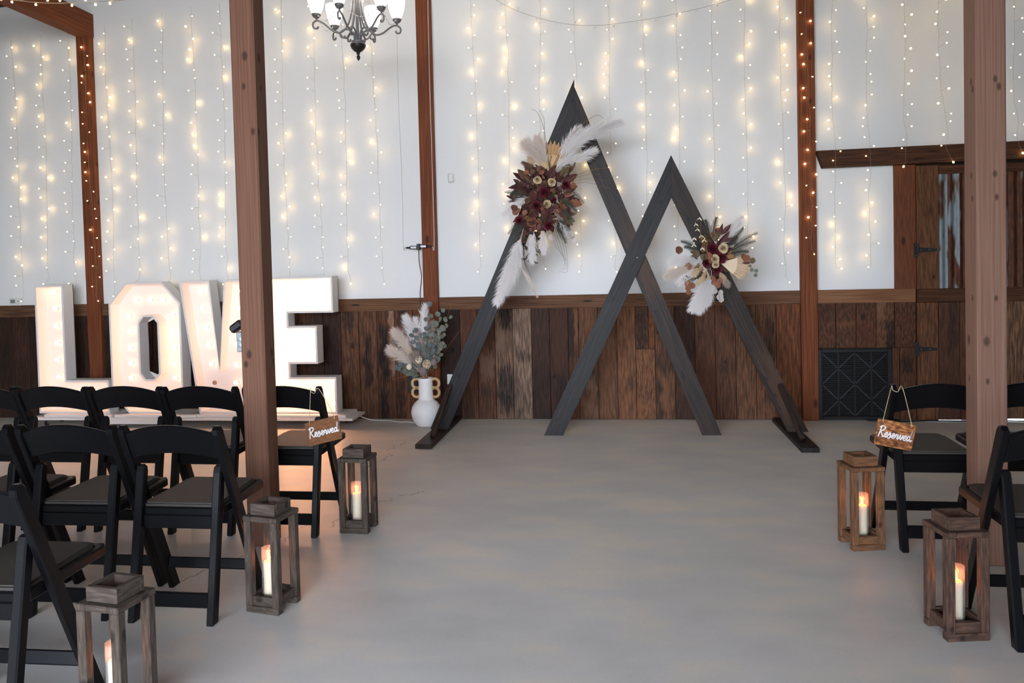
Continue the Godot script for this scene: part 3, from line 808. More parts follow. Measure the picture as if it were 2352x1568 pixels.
func make_letters() -> void:
	var V := func(list: Array) -> PackedVector2Array:
		var p := PackedVector2Array()
		for q in list:
			p.append(Vector2(q[0], q[1]))
		return p
	var none := PackedVector2Array()
	letter("marquee_letter", "white box letter L lit by round bulbs on the platform", V.call([[-5.315, 0.11], [-4.612, 0.11], [-4.612, 0.415], [-5.028, 0.415], [-5.028, 1.285], [-5.315, 1.285]]), none,
		[[-5.188, 1.225], [-5.184, 1.067], [-5.183, 0.908], [-5.182, 0.75], [-5.181, 0.591], [-5.18, 0.432], [-5.18, 0.27], [-5.02, 0.27], [-4.86, 0.27], [-4.72, 0.27]])
	letter("marquee_letter", "white octagonal box letter O lit by round bulbs", V.call([[-4.42, 0.11], [-4.06, 0.11], [-3.888, 0.30], [-3.888, 1.10], [-4.06, 1.293], [-4.41, 1.293], [-4.583, 1.10], [-4.583, 0.30]]),
		V.call([[-4.245, 0.423], [-4.165, 0.423], [-4.118, 0.475], [-4.118, 0.925], [-4.165, 0.98], [-4.245, 0.98], [-4.29, 0.925], [-4.29, 0.475]]),
		[[-4.381, 1.127], [-4.24, 1.128], [-4.11, 1.126], [-4.452, 0.987], [-4.452, 0.846], [-4.453, 0.697], [-4.453, 0.555], [-4.452, 0.421], [-4.022, 0.991], [-4.022, 0.841], [-4.02, 0.693], [-4.02, 0.545], [-4.02, 0.419], [-4.36, 0.25], [-4.24, 0.25], [-4.12, 0.25]])
	letter("marquee_letter", "white box letter V lit by bulbs, one bulb out", V.call([[-3.895, 1.297], [-3.742, 0.11], [-3.332, 0.11], [-3.179, 1.297], [-3.468, 1.297], [-3.537, 0.50], [-3.606, 1.297]]), none,
		[[-3.742, 1.196], [-3.727, 1.042], [-3.703, 0.873], [-3.686, 0.711], [-3.664, 0.542], [-3.639, 0.373], [-3.36, 1.196], [-3.38, 1.042], [-3.398, 0.873], [-3.412, 0.711], [-3.428, 0.533], [-3.436, 0.372], [-3.54, 0.22]], [[-3.639, 0.373]])
	letter("marquee_letter", "white box letter E, the most brightly lit, beside the timber post", V.call([[-3.07, 0.11], [-2.462, 0.11], [-2.462, 0.432], [-2.878, 0.432], [-2.878, 0.548], [-2.624, 0.548], [-2.624, 0.878], [-2.882, 0.878], [-2.882, 0.993], [-2.472, 0.993], [-2.472, 1.309], [-3.07, 1.309]]), none,
		[[-2.975, 1.15], [-2.86, 1.15], [-2.73, 1.15], [-2.60, 1.15], [-2.52, 1.06], [-2.975, 1.0], [-2.975, 0.86], [-2.975, 0.714], [-2.86, 0.714], [-2.72, 0.714], [-2.975, 0.57], [-2.975, 0.42], [-2.975, 0.27], [-2.86, 0.27], [-2.73, 0.27], [-2.60, 0.27], [-2.52, 0.36], [-2.52, 1.24], [-2.52, 0.19], [-2.68, 0.64], [-2.68, 0.79]], [], 4.5)
	# the rolling platform they stand on
	var t := thing("rolling_platform", "long low white platform on casters under the LOVE letters", "platform", Vector3(-3.83, 0, 0.27))
	part(t, "deck", board(Vector3(3.06, 0.022, 0.34), 0.003), M.letter_white, at(0, 0.074, 0))
	part(t, "front_slab", board(Vector3(0.72, 0.034, 0.03), 0.003), M.letter_white, at(-0.62, 0.046, 0.15))
	for q in [[-1.40, -0.72, 0.30], [-0.70, 0.10, 0.31], [0.0, 0.66, 0.28], [0.70, 1.47, 0.30]]:
		part(t, "letter_base", board(Vector3(q[1] - q[0] - 0.012, 0.025, q[2]), 0.003), M.letter_white, at((q[0] + q[1]) / 2.0, 0.0975, 0.0))
	for x: float in [-1.4, -0.3, 0.62, 1.38]:
		for z: float in [-0.10, 0.10]:
			var c := part(t, "caster", once("caster_fork", func():
				var b := MB.new()
				add_box(b, Vector3(0.04, 0.006, 0.04), 0.001, at(0, 0.06, 0))
				for s: float in [-1.0, 1.0]:
					add_box(b, Vector3(0.003, 0.04, 0.022), 0.001, at(s * 0.012, 0.04, 0.004))
				return b.commit()), M.galvanised, at(x, 0, z))
			part(c, "wheel", once("wheel", func(): return lathe([[0.006, -0.009], [0.022, -0.009], [0.024, -0.005], [0.024, 0.005], [0.022, 0.009], [0.006, 0.009]], 16)), M.black_plastic, Transform3D(Basis(Vector3(0, 0, 1), PI / 2), Vector3(0, 0.024, 0.008)))

# ---------------------------------------------------------------- arches
func arch_leg(parent: Node3D, a: Vector2, b: Vector2, out_a: float, z0: float, m: Material, uo: float, top_x: float) -> void:
	# a: floor centre, b: apex; the board is 0.14 wide, cut level at the floor and plumb at the apex joint
	var d := (b - a).normalized()
	var nrm := Vector2(-d.y, d.x)
	var hw := 0.069
	var poly := PackedVector2Array()
	for s: float in [-1.0, 1.0]:
		var p := a + nrm * hw * s
		p += d * ((out_a - p.y) / d.y)   # down to the foot level
		var q := a + nrm * hw * s
		q += d * ((top_x - q.x) / d.x)   # up to the joint
		if s < 0:
			poly.append(p); poly.append(q)
		else:
			poly.append(q); poly.append(p)
	var mb := MB.new()
	mb.us = Vector2.ONE
	add_prism(mb, poly, z0, z0 + 0.038)
	for i in mb.t.size():   # grain along the leg
		var p3 := mb.v[i]
		var rel := Vector2(p3.x, p3.y) - a
		mb.t[i] = Vector2(rel.dot(nrm) * 6.5 + 0.5 + (p3.z - z0) * 3.0, rel.dot(d) * 0.42 + uo)
	part(parent, "leg", mb.commit(), m)

func make_arches() -> void:
	var lying := Basis(Vector3(1, 0, 0), PI / 2)
	var t := thing("triangle_arch", "tall dark timber triangle arch with large dried flower spray", "arch", Vector3(0, 0, 0), 0.0, "triangle arches")
	arch_leg(t, Vector2(-1.497, 0.038), Vector2(-0.335, 2.64), 0.038, 0.59, M.arch_timber, 0.1, -0.3335)
	arch_leg(t, Vector2(0.680, 0.0), Vector2(-0.333, 2.57), 0.0, 0.59, M.arch_timber_brown, 0.55, -0.3325)
	part(t, "foot_board", board(Vector3(0.13, 1.10, 0.036), 0.004, Vector2(6, 0.42)), M.arch_timber_brown, Transform3D(lying, Vector3(-1.497, 0.018, 0.60)))
	var braces := [[Vector3(-1.392, 0.40, 0.655), Vector3(-1.482, 0.045, 0.93)], [Vector3(-1.392, 0.40, 0.565), Vector3(-1.482, 0.045, 0.29)]]
	for b in braces:
		part(t, "brace", board(Vector3(0.036, b[0].distance_to(b[1]), 0.05), 0.003, Vector2(6, 0.42)), M.arch_timber_brown, along(b[0], b[1]))
	t = thing("triangle_arch", "short dark timber triangle arch crossing before the tall one", "arch", Vector3(0, 0, 0), 0.0, "triangle arches")
	arch_leg(t, Vector2(-0.556, 0.0), Vector2(0.402, 2.02), 0.0, 0.630, M.arch_timber, 0.8, 0.4015)
	arch_leg(t, Vector2(1.318, 0.038), Vector2(0.402, 2.02), 0.038, 0.630, M.arch_timber_brown, 0.0, 0.4025)
	part(t, "foot_board", board(Vector3(0.125, 1.06, 0.036), 0.004, Vector2(6, 0.42)), M.arch_timber, Transform3D(lying, Vector3(1.292, 0.018, 0.64)))
	braces = [[Vector3(1.182, 0.40, 0.695), Vector3(1.285, 0.045, 0.98)], [Vector3(1.205, 0.40, 0.605), Vector3(1.30, 0.045, 0.34)]]
	for b in braces:
		part(t, "brace", board(Vector3(0.036, b[0].distance_to(b[1]), 0.05), 0.003, Vector2(6, 0.42)), M.arch_timber_brown, along(b[0], b[1]))
	# the bolt where the arches cross
	part(t, "bolt", lathe([[0.0001, 0.0], [0.008, 0.0], [0.008, 0.004], [0.0001, 0.005]], 10), M.bolt_steel, Transform3D(Basis(Vector3(1, 0, 0), PI / 2), Vector3(0.132, 1.40, 0.668)))

# ---------------------------------------------------------------- flowers
func plume(parent: Node3D, p0: Vector3, p1: Vector3, bend: Vector3, width: float, m: Material, hairs := 420, start := 0.25) -> void:
	var mb := MB.new()
	var mid := (p0 + p1) / 2.0 + bend
	var pos := func(u: float) -> Vector3: return p0 * (1 - u) * (1 - u) + mid * 2.0 * u * (1 - u) + p1 * u * u
	var pts := PackedVector3Array()
	for i in 9:
		pts.append(pos.call(i / 8.0))
	add_tube(mb, pts, 0.0022, 0.0008, 4)
	var total := p0.distance_to(p1)
	for i in hairs:
		var u := lerpf(start, 1.0, pow(rng.randf(), 0.85))
		var o: Vector3 = pos.call(u)
		var tan: Vector3 = ((pos.call(minf(u + 0.03, 1.0)) as Vector3) - (pos.call(maxf(u - 0.03, 0.0)) as Vector3)).normalized()
		var rad := Vector3(rng.randfn(), rng.randfn(), rng.randfn() * 0.8)
		rad = (rad - tan * rad.dot(tan)).normalized()
		var shape := sin(PI * clampf((u - start) / (1.0 - start) * 0.8 + 0.16, 0.0, 1.0))
		var l := width * (0.45 + 0.75 * shape) * rng.randf_range(0.7, 1.15)
		var dir := (tan * 0.95 + rad * rng.randf_range(0.25, 0.95)).normalized()
		var q := o + dir * l * 0.6
		var e := q + (dir * 0.75 + tan * 0.3 + Vector3(0, -0.18, 0)).normalized() * l * 0.5
		var wv := dir.cross(Vector3(0.2, 0.3, 1).normalized()).normalized() * (0.0006 + 0.0006 * rng.randf())
		var nn := wv.cross(dir).normalized()
		mb.tri(o - wv, o + wv, q + wv * 1.3, nn, nn, nn)
		mb.tri(o - wv, q + wv * 1.3, q - wv * 1.3, nn, nn, nn)
		mb.tri(q - wv * 1.3, q + wv * 1.3, e, nn, nn, nn)
	part(parent, "pampas_plume", mb.commit(), m)

func leaf_mesh(l: float, w: float, pointed: float, bend: float, lobes := 0) -> ArrayMesh:   # grows along +y from the origin, face towards +z
	var mb := MB.new()
	var rows := 8
	var prev := []
	for i in rows + 1:
		var u := float(i) / rows
		var hw := w * 0.5 * pow(sin(PI * clampf(u * 0.97 + 0.015, 0, 1)), lerpf(0.55, 1.0, pointed))
		if pointed > 0.5:
			hw *= 1.25 - 0.5 * u
		if lobes > 0:
			hw *= 0.72 + 0.32 * absf(sin(u * PI * lobes))
		var z := bend * u * u * l
		var row := [Vector3(-hw, u * l, z + hw * 0.35), Vector3(0, u * l, z), Vector3(hw, u * l, z + hw * 0.35)]
		if i > 0:
			for k in 2:
				mb.face([prev[k], prev[k + 1], row[k + 1], row[k]], Vector3(0, l * 0.5, -9))
		prev = row
	return mb.commit()

func leaf_basis(dir: Vector3, facing: Vector3, s: float) -> Basis:
	var y := dir.normalized()
	var x := y.cross(facing).normalized()
	return Basis(x, y, x.cross(y)).scaled_local(Vector3.ONE * s)

func leaf(parent: Node3D, mesh: Mesh, m: Material, p: Vector3, dir: Vector3, s := 1.0, called := "leaf") -> void:
	var f := Vector3(rng.randfn() * 0.45, 0.25 + rng.randfn() * 0.35, 1).normalized()
	part(parent, called, mesh, m, Transform3D(leaf_basis(dir, f, s), p))

func sprig(parent: Node3D, p0: Vector3, p1: Vector3, bend: Vector3, m: Material, n: int, size: float, called := "eucalyptus_sprig", stem := "stem_dark") -> void:
	var mid := (p0 + p1) / 2.0 + bend
	var pts := PackedVector3Array()
	for i in 9:
		var u := i / 8.0
		pts.append(p0 * (1 - u) * (1 - u) + mid * 2.0 * u * (1 - u) + p1 * u * u)
	var st := part(parent, called, tube(pts, 0.0022, 0.0012, 4), M[stem])
	for i in n:
		var u := lerpf(0.22, 1.0, (i + 0.5) / n)
		var q := pts[int(u * 8)].lerp(pts[mini(int(u * 8) + 1, 8)], u * 8 - int(u * 8))
		var d := (p1 - p0).normalized().rotated(Vector3(0, 0, 1), (1.0 if i % 2 == 0 else -1.0) * rng.randf_range(0.6, 1.3)) + Vector3(0, 0, rng.randfn() * 0.4)
		leaf(st, once("round_leaf_%d" % (i % 2), func(): return leaf_mesh(1.0, 0.9 + 0.12 * (i % 2), 0.0, 0.12)), m, q, d, size * rng.randf_range(0.75, 1.15))

func fern(parent: Node3D, p0: Vector3, p1: Vector3, bend: Vector3, m: Material, width: float, n := 34) -> void:
	var mb := MB.new()
	var mid := (p0 + p1) / 2.0 + bend
	var pts := PackedVector3Array()
	for i in 13:
		var u := i / 12.0
		pts.append(p0 * (1 - u) * (1 - u) + mid * 2.0 * u * (1 - u) + p1 * u * u)
	add_tube(mb, pts, 0.002, 0.0007, 4)
	for i in n:
		var u := lerpf(0.15, 1.0, float(i) / n)
		var k := mini(int(u * 12), 11)
		var q := pts[k].lerp(pts[k + 1], u * 12 - k)
		var tan := (pts[k + 1] - pts[k]).normalized()
		for s: float in [-1.0, 1.0]:
			var side := tan.cross(Vector3(0, 0, 1)).normalized() * s
			var dir := (tan * 0.8 + side * 0.8 + Vector3(0, 0, rng.randfn() * 0.35)).normalized()
			var l := width * (1.15 - 0.85 * u) * rng.randf_range(0.7, 1.1)
			var wv := dir.cross(Vector3(0, 0, 1)).normalized() * 0.0016
			var e := q + dir * l
			mb.tri(q - wv, q + wv, e, Vector3(0, 0, 1), Vector3(0, 0, 1), Vector3(0, 0, 1))
			for j in 3:   # needles on each frond
				var a := q + dir * l * (0.35 + 0.2 * j)
				var b := a + (dir + side.rotated(Vector3(0, 0, 1), 0.8 * s * (1 if j % 2 == 0 else -1))).normalized() * l * 0.28
				mb.tri(a - wv * 0.7, a + wv * 0.7, b, Vector3(0, 0, 1), Vector3(0, 0, 1), Vector3(0, 0, 1))
	part(parent, "fern_sprig", mb.commit(), m)

func grass(parent: Node3D, pts: Array, m: Material, r := 0.0013) -> void:
	part(parent, "grass_stem", tube(curve(pts, 6), r * 1.3, r * 0.6, 4), m)

func rose(parent: Node3D, p: Vector3, r: float, m: Material, called := "rose", dir := Vector3(0, 0.1, 1)) -> void:
	var mesh := once("rose", func():
		var mb := MB.new()
		for i in 22:
			var f := float(i) / 21.0
			var ang := i * 2.39996
			var rad := lerpf(0.14, 0.92, f)      # how far out the petal stands
			var open := lerpf(0.05, 0.75, f)     # how far it leans out
			var hgt := lerpf(1.0, 0.72, f)
			var prev := []
			for a in 4:
				var v := a / 3.0
				var row := []
				for b in 5:
					var u := b / 2.0 - 1.0
					var th := ang + u * lerpf(1.3, 0.62, f)
					var rr := rad * (0.45 + 0.55 * sqrt(v)) + open * 0.35 * v * v * v
					var yy := -0.45 + hgt * v * (1.0 - 0.18 * u * u) - open * 0.3 * v * v
					row.append(Vector3(cos(th) * rr, sin(th) * rr, yy))
				if a > 0:
					for b in 4:
						mb.face([prev[b], prev[b + 1], row[b + 1], row[b]], Vector3(0, 0, -0.4))
				prev = row
		return mb.commit())
	var z := dir.normalized()
	var x := Vector3(0, 1, 0).cross(z).normalized()
	part(parent, called, mesh, m, Transform3D(Basis(x, z.cross(x), z).scaled_local(Vector3.ONE * r).rotated(z, rng.randf() * TAU), p))

func palm_fan(parent: Node3D, p: Vector3, dir: Vector3, spread: float, l: float, m: Material, n := 13) -> void:
	var mb := MB.new()
	var prev := []
	for i in n * 2 + 1:
		var a := spread * (float(i) / (n * 2) - 0.5)
		var d := dir.normalized().rotated(Vector3(0, 0, 1), -a)
		var len := l * (1.0 - 0.10 * absf(float(i) / n - 1.0)) * (1.0 if i % 2 == 0 else 0.86)
		var zz := 0.014 if i % 2 == 0 else -0.010
		var cur := [p + d * l * 0.06, p + d * l * 0.55 + Vector3(0, 0, zz * 0.6), p + d * len + Vector3(0, 0, zz)]
		if i > 0:
			mb.face([prev[0], cur[0], cur[1], prev[1]], p + Vector3(0, 0, -5))
			mb.face([prev[1], cur[1], cur[2], prev[2]], p + Vector3(0, 0, -5))
		prev = cur
	add_tube(mb, PackedVector3Array([p - dir.normalized() * 0.05, p + dir.normalized() * l * 0.1]), 0.004, 0.003, 5)
	part(parent, "palm_fan", mb.commit(), m)

func cluster(t: Node3D, n: int, rx: float, ry: float, c: Vector3, mats: Array, l0: float, l1: float, kinds: Array, z_out := 0.09, stray := 0.4) -> void:
	for i in n:
		var a := rng.randf() * TAU
		var rr := sqrt(rng.randf())
		var p := c + Vector3(cos(a) * rx * rr, sin(a) * ry * rr, z_out * (1.0 - rr * 0.8) * rng.randf_range(0.4, 1.0))
		var d := Vector3(cos(a + rng.randfn() * stray), sin(a + rng.randfn() * stray), 0.2 + 0.4 * (1.0 - rr))
		var kind: String = kinds[rng.randi() % kinds.size()]
		leaf(t, shared[kind], M[mats[rng.randi() % mats.size()]], p, d, rng.randf_range(l0, l1))

func make_leaf_kinds() -> void:
	once("long_leaf", func(): return leaf_mesh(1.0, 0.34, 1.0, 0.25))
	once("oak_leaf", func(): return leaf_mesh(1.0, 0.5, 0.6, 0.2, 3))
	once("round_leaf", func(): return leaf_mesh(1.0, 0.95, 0.0, 0.15))

func make_arch_flowers() -> void:
	make_leaf_kinds()
	# --- the large spray on the tall arch; local units are metres, z = 0 is the front of the leg
	var t := thing("flower_spray", "large dried flower spray with burgundy roses and long pampas plumes", "flower arrangement", Vector3(-0.58, 1.933, 0.655), 0.0, "dried flower sprays")
	var P := func(px: float, py: float, z := 0.06) -> Vector3: return Vector3((px - 1250.0) / 293.0, (440.0 - py) / 293.0, z)
	# dark filling of foliage
	cluster(t, 130, 0.22, 0.26, P.call(1250, 455, 0.0), ["leaf_burgundy", "leaf_brown", "leaf_burgundy", "leaf_olive"], 0.07, 0.13, ["long_leaf", "oak_leaf", "long_leaf"], 0.10, 0.8)
	cluster(t, 95, 0.18, 0.23, P.call(1245, 462, 0.05), ["leaf_burgundy", "leaf_brown", "leaf_burgundy", "leaf_rust"], 0.05, 0.085, ["long_leaf", "oak_leaf", "round_leaf"], 0.09, 1.6)
	cluster(t, 60, 0.16, 0.20, P.call(1250, 455, 0.03), ["fern_dark", "leaf_burgundy"], 0.06, 0.10, ["long_leaf"], 0.09, 1.6)
	for q in [[1205, 400], [1200, 425], [1218, 385], [1302, 392], [1318, 410], [1322, 385], [1310, 440], [1205, 500], [1215, 440], [1325, 470], [1295, 500], [1310, 515]]:
		leaf(t, shared["oak_leaf"], M[["leaf_olive", "leaf_brown", "leaf_rust", "leaf_burgundy"][rng.randi() % 4]], P.call(q[0] * 0.75 + 1250 * 0.25, q[1] * 0.75 + 450 * 0.25, 0.07), Vector3(q[0] - 1250.0, 450.0 - q[1], 25), rng.randf_range(0.10, 0.14))
	for q in [[1195, 478], [1190, 490], [1210, 482], [1185, 470], [1205, 395], [1262, 432], [1225, 440], [1240, 385], [1248, 392], [1325, 430], [1220, 462], [1295, 540], [1308, 532], [1312, 545], [1265, 553], [1228, 390]]:
		leaf(t, shared["round_leaf"], M[["leaf_rust", "leaf_brown", "leaf_rust", "leaf_olive"][rng.randi() % 4] if q[1] < 520 else "leaf_silver"], P.call(q[0], q[1], 0.12), Vector3(rng.randfn(), rng.randfn(), 0.3), rng.randf_range(0.042, 0.06))
	palm_fan(t, P.call(1264, 396, 0.05), Vector3(0.12, 1, 0.1), 2.1, 0.25, M.palm_tan, 15)
	palm_fan(t, P.call(1258, 388, 0.05), Vector3(-0.8, 0.65, 0.1), 1.0, 0.20, M.palm_pale, 8)
	# plumes
	var plumes := [
		[[1268, 392], [1420, 292], Vector3(-0.02, 0.13, 0.05), 0.105, "pampas_white", 900], [[1270, 388], [1392, 300], Vector3(0.0, 0.08, 0.09), 0.09, "pampas_white", 700], [[1275, 392], [1335, 300], Vector3(-0.03, 0.03, 0.06), 0.08, "pampas_white", 420],
		[[1270, 395], [1368, 352], Vector3(0.02, 0.0, 0.08), 0.075, "pampas_white", 460], [[1262, 398], [1212, 330], Vector3(-0.02, 0.02, 0.06), 0.10, "pampas_cream", 600], [[1262, 396], [1238, 318], Vector3(0, 0, 0.07), 0.085, "pampas_cream", 460],
		[[1265, 400], [1318, 362], Vector3(0, 0.01, 0.10), 0.08, "pampas_white", 420], [[1228, 455], [1155, 488], Vector3(0.0, 0.03, 0.08), 0.05, "pampas_white", 320], [[1225, 450], [1180, 470], Vector3(0.0, 0.03, 0.09), 0.05, "pampas_white", 220],
		[[1205, 500], [1135, 690], Vector3(0.05, 0.02, 0.10), 0.11, "pampas_white", 1000], [[1200, 520], [1155, 660], Vector3(0.04, 0.0, 0.12), 0.10, "pampas_white", 800], [[1228, 510], [1218, 600], Vector3(-0.01, 0, 0.08), 0.07, "pampas_white", 420],
		[[1248, 510], [1245, 580], Vector3(0.0, 0, 0.09), 0.06, "pampas_white", 300], [[1272, 500], [1315, 555], Vector3(0.0, 0.03, 0.07), 0.05, "pampas_white", 320], [[1178, 600], [1228, 680], Vector3(0.02, 0.04, 0.05), 0.035, "pampas_cream", 160],
	]
	for q in plumes:
		plume(t, P.call(q[0][0], q[0][1], 0.04), P.call(q[1][0], q[1][1], 0.07), q[2], q[3], M[q[4]], q[5])
	# ferns and grasses
	for q in [[1220, 450, 1160, 440], [1225, 445, 1168, 462], [1215, 490, 1165, 535], [1210, 500, 1180, 545], [1290, 460, 1325, 490], [1285, 480, 1318, 512], [1275, 510, 1298, 560], [1280, 500, 1315, 548], [1235, 400, 1200, 372], [1290, 420, 1340, 470]]:
		fern(t, P.call(q[0], q[1], 0.07), P.call(q[2], q[3], 0.10), Vector3(0, 0.02, 0.03), M.fern_dark, 0.055)
	grass(t, [P.call(1265, 395), P.call(1258, 330, 0.09), P.call(1250, 285, 0.1), P.call(1237, 258, 0.1), P.call(1225, 254, 0.1)], M.stem_dark)
	grass(t, [P.call(1264, 398), P.call(1254, 320, 0.09), P.call(1255, 280, 0.1), P.call(1245, 256, 0.1)], M.stem_dark)
	grass(t, [P.call(1268, 392), P.call(1310, 325, 0.1), P.call(1350, 287, 0.12), P.call(1375, 275, 0.12), P.call(1388, 282, 0.12)], M.stem_gold, 0.0016)
	grass(t, [P.call(1266, 392), P.call(1300, 330, 0.1), P.call(1330, 300, 0.12)], M.stem_gold, 0.0016)
	for i in 6:
		var dy := rng.randf_range(-14, 14)
		grass(t, [P.call(1300, 425 + dy * 0.4, 0.1), P.call(1345, 412 + dy, 0.12), P.call(1392 + rng.randf_range(-22, 14), 416 + dy * 1.9, 0.12)], M.stem_gold, 0.0009)
	for i in 5:
		grass(t, [P.call(1265 + 3 * i, 520, 0.08), P.call(1272 + 6 * i, 560, 0.1), P.call(1288 + 3 * i, 585 + 9 * i, 0.08), P.call(1300 - 5 * i, 600 + 6 * i, 0.08)], M.stem_dark, 0.0009)
	for i in 4:
		grass(t, [P.call(1205, 540, 0.06), P.call(1200, 585 + 4 * i, 0.09), P.call(1208 + 3 * i, 615 + 7 * i, 0.09)], M.stem_dark, 0.0010)
	# dark brown foliage that runs down the leg
	cluster(t, 60, 0.06, 0.20, P.call(1212, 545, 0.02), ["leaf_burgundy", "leaf_brown", "fern_dark"], 0.05, 0.09, ["long_leaf"], 0.05, 1.2)
	for q in [[1253, 443, 0.05], [1234, 472, 0.044], [1260, 520, 0.044], [1192, 505, 0.04], [1302, 428, 0.04], [1272, 462, 0.036]]:
		rose(t, P.call(q[0], q[1], 0.135), q[2] * 0.78, M.rose_red, "rose", Vector3(rng.randfn() * 0.2, rng.randfn() * 0.2, 1))
	for q in [[1237, 415], [1270, 421], [1258, 470]]:
		rose(t, P.call(q[0], q[1], 0.14), 0.030, M.sola_cream, "wood_rose", Vector3(rng.randfn() * 0.2, rng.randfn() * 0.2, 1))
	# --- the smaller spray on the short arch
	t = thing("flower_spray", "smaller dried flower spray with pale palm fan on short arch", "flower arrangement", Vector3(0.705, 1.372, 0.69), 0.0, "dried flower sprays")
	P = func(px: float, py: float, z := 0.06) -> Vector3: return Vector3((px - 1640.0) / 302.0, (595.0 - py) / 302.0, z)
	cluster(t, 60, 0.13, 0.16, P.call(1635, 595, 0.0), ["leaf_brown", "leaf_olive", "leaf_burgundy"], 0.05, 0.09, ["long_leaf", "oak_leaf"], 0.07)
	palm_fan(t, P.call(1652, 603, 0.07), Vector3(0.95, -0.25, 0.15), 1.05, 0.235, M.palm_pale, 9)
	palm_fan(t, P.call(1650, 600, 0.05), Vector3(0.9, 0.45, 0.0), 0.55, 0.15, M.palm_tan, 5)
	for q in [
		[[1632, 615], [1588, 708], Vector3(0.02, 0, 0.08), 0.085, "pampas_white", 900], [[1630, 618], [1604, 712], Vector3(0.01, 0, 0.09), 0.08, "pampas_white", 800], [[1634, 620], [1622, 695], Vector3(0, 0, 0.08), 0.07, "pampas_white", 500],
		[[1620, 600], [1545, 600], Vector3(0, 0.03, 0.08), 0.075, "pampas_white", 600], [[1620, 605], [1532, 632], Vector3(0, 0.03, 0.06), 0.075, "pampas_cream", 620], [[1622, 608], [1560, 648], Vector3(0, 0.02, 0.06), 0.07, "pampas_white", 420],
		[[1648, 620], [1668, 655], Vector3(0, 0, 0.07), 0.05, "pampas_grey", 320], [[1650, 570], [1700, 505], Vector3(0, 0.02, 0.0), 0.07, "pampas_white", 260], [[1625, 605], [1585, 630], Vector3(0, 0, 0.1), 0.045, "bleached_straw", 260], [[1628, 612], [1603, 650], Vector3(0, 0, 0.1), 0.045, "bleached_straw", 260], [[1645, 615], [1662, 648], Vector3(0, 0, 0.1), 0.04, "bleached_straw", 220]]:
		plume(t, P.call(q[0][0], q[0][1], 0.05), P.call(q[1][0], q[1][1], 0.08), q[2], q[3], M[q[4]], q[5])
	for i in 5:
		grass(t, [P.call(1610, 608, 0.06), P.call(1570, 618 + i * 2, 0.09), P.call(1524 + 3 * i, 632 + i, 0.09)], M.stem_gold, 0.0016)
	for q in [[1672, 572, 1705, 525], [1675, 575, 1735, 538], [1672, 580, 1730, 556], [1668, 570, 1690, 545], [1670, 585, 1715, 580], [1610, 575, 1565, 552], [1612, 580, 1572, 565], [1630, 545, 1620, 505], [1635, 550, 1645, 500], [1605, 640, 1565, 640]]:
		fern(t, P.call(q[0], q[1], 0.07), P.call(q[2], q[3], 0.10), Vector3(0, 0.02, 0.02), M.fern_dark, 0.05)
	for q in [[1650, 545, 0.1, 1, 0.11], [1655, 540, 0.8, 0.75, 0.11], [1652, 560, 0.6, 1.0, 0.12], [1660, 556, 0.9, 0.4, 0.08], [1648, 548, -0.25, 1, 0.08], [1590, 640, -1, 0.4, 0.07], [1700, 605, 1, -0.1, 0.07]]:
		leaf(t, shared["long_leaf"], M.leaf_burgundy, P.call(q[0], q[1], 0.10), Vector3(q[2], q[3], 0.2), q[4])
	for q in [[1640, 548], [1648, 538], [1634, 540], [1645, 530], [1603, 580], [1610, 572], [1612, 590], [1600, 585], [1620, 592], [1628, 590], [1634, 598], [1580, 612], [1575, 608], [1580, 660], [1588, 655], [1576, 652], [1584, 668], [1640, 640], [1648, 645], [1636, 648], [1644, 655], [1560, 575], [1556, 570], [1715, 595], [1708, 588], [1700, 590]]:
		leaf(t, shared["round_leaf"], M[["leaf_rust", "leaf_rust", "leaf_brown", "leaf_olive"][rng.randi() % 4]], P.call(q[0], q[1] + 6, 0.11), Vector3(rng.randfn() * 0.6, 1, 0.2), rng.randf_range(0.04, 0.062))
	for q in [[1722, 601], [1716, 612], [1720, 620], [1730, 622], [1728, 632]]:
		leaf(t, shared["round_leaf"], M.leaf_sage if q[0] != 1722 else M.leaf_olive, P.call(q[0], q[1] + 6, 0.10), Vector3(0.2, 1, 0), 0.045 if q[0] == 1722 else 0.03)
	for q in [[1650, 672], [1655, 680], [1646, 682], [1638, 668], [1652, 688]]:
		leaf(t, shared["round_leaf"], M.leaf_silver, P.call(q[0], q[1] + 6, 0.10), Vector3(rng.randfn() * 0.5, 1, 0), 0.045)
	grass(t, [P.call(1700, 600, 0.08), P.call(1715, 612, 0.09), P.call(1735, 632, 0.09)], M.stem_dark, 0.0012)
	for i in 8:   # white bell blossoms on arching stems
		var q: Array = [[1607, 500], [1598, 513], [1602, 525], [1610, 540], [1594, 545], [1616, 550], [1593, 560], [1612, 568]][i]
		grass(t, [P.call(1625, 585, 0.09), P.call(1610 + 2 * i, 550, 0.11), P.call(q[0] + 3, q[1], 0.12)], M.stem_gold, 0.0011)
		for k in 3:
			leaf(t, shared["long_leaf"], M.blossom_white, P.call(q[0], q[1], 0.12), Vector3(-0.6 + 0.6 * k, -0.8 + 0.9 * (k % 2), 0.3), 0.032, "blossom")
	for q in [[1636, 570, 0.04], [1655, 592, 0.04], [1622, 604, 0.034], [1645, 618, 0.036], [1640, 580, 0.028]]:
		rose(t, P.call(q[0], q[1], 0.11), q[2] * 0.95, M.rose_red, "rose", Vector3(rng.randfn() * 0.2, rng.randfn() * 0.2, 1))
	for q in [[1658, 571, 0.034], [1640, 594, 0.03], [1641, 607, 0.026]]:
		rose(t, P.call(q[0], q[1], 0.125), q[2], M.sola_cream, "wood_rose", Vector3(rng.randfn() * 0.2, rng.randfn() * 0.2, 1))

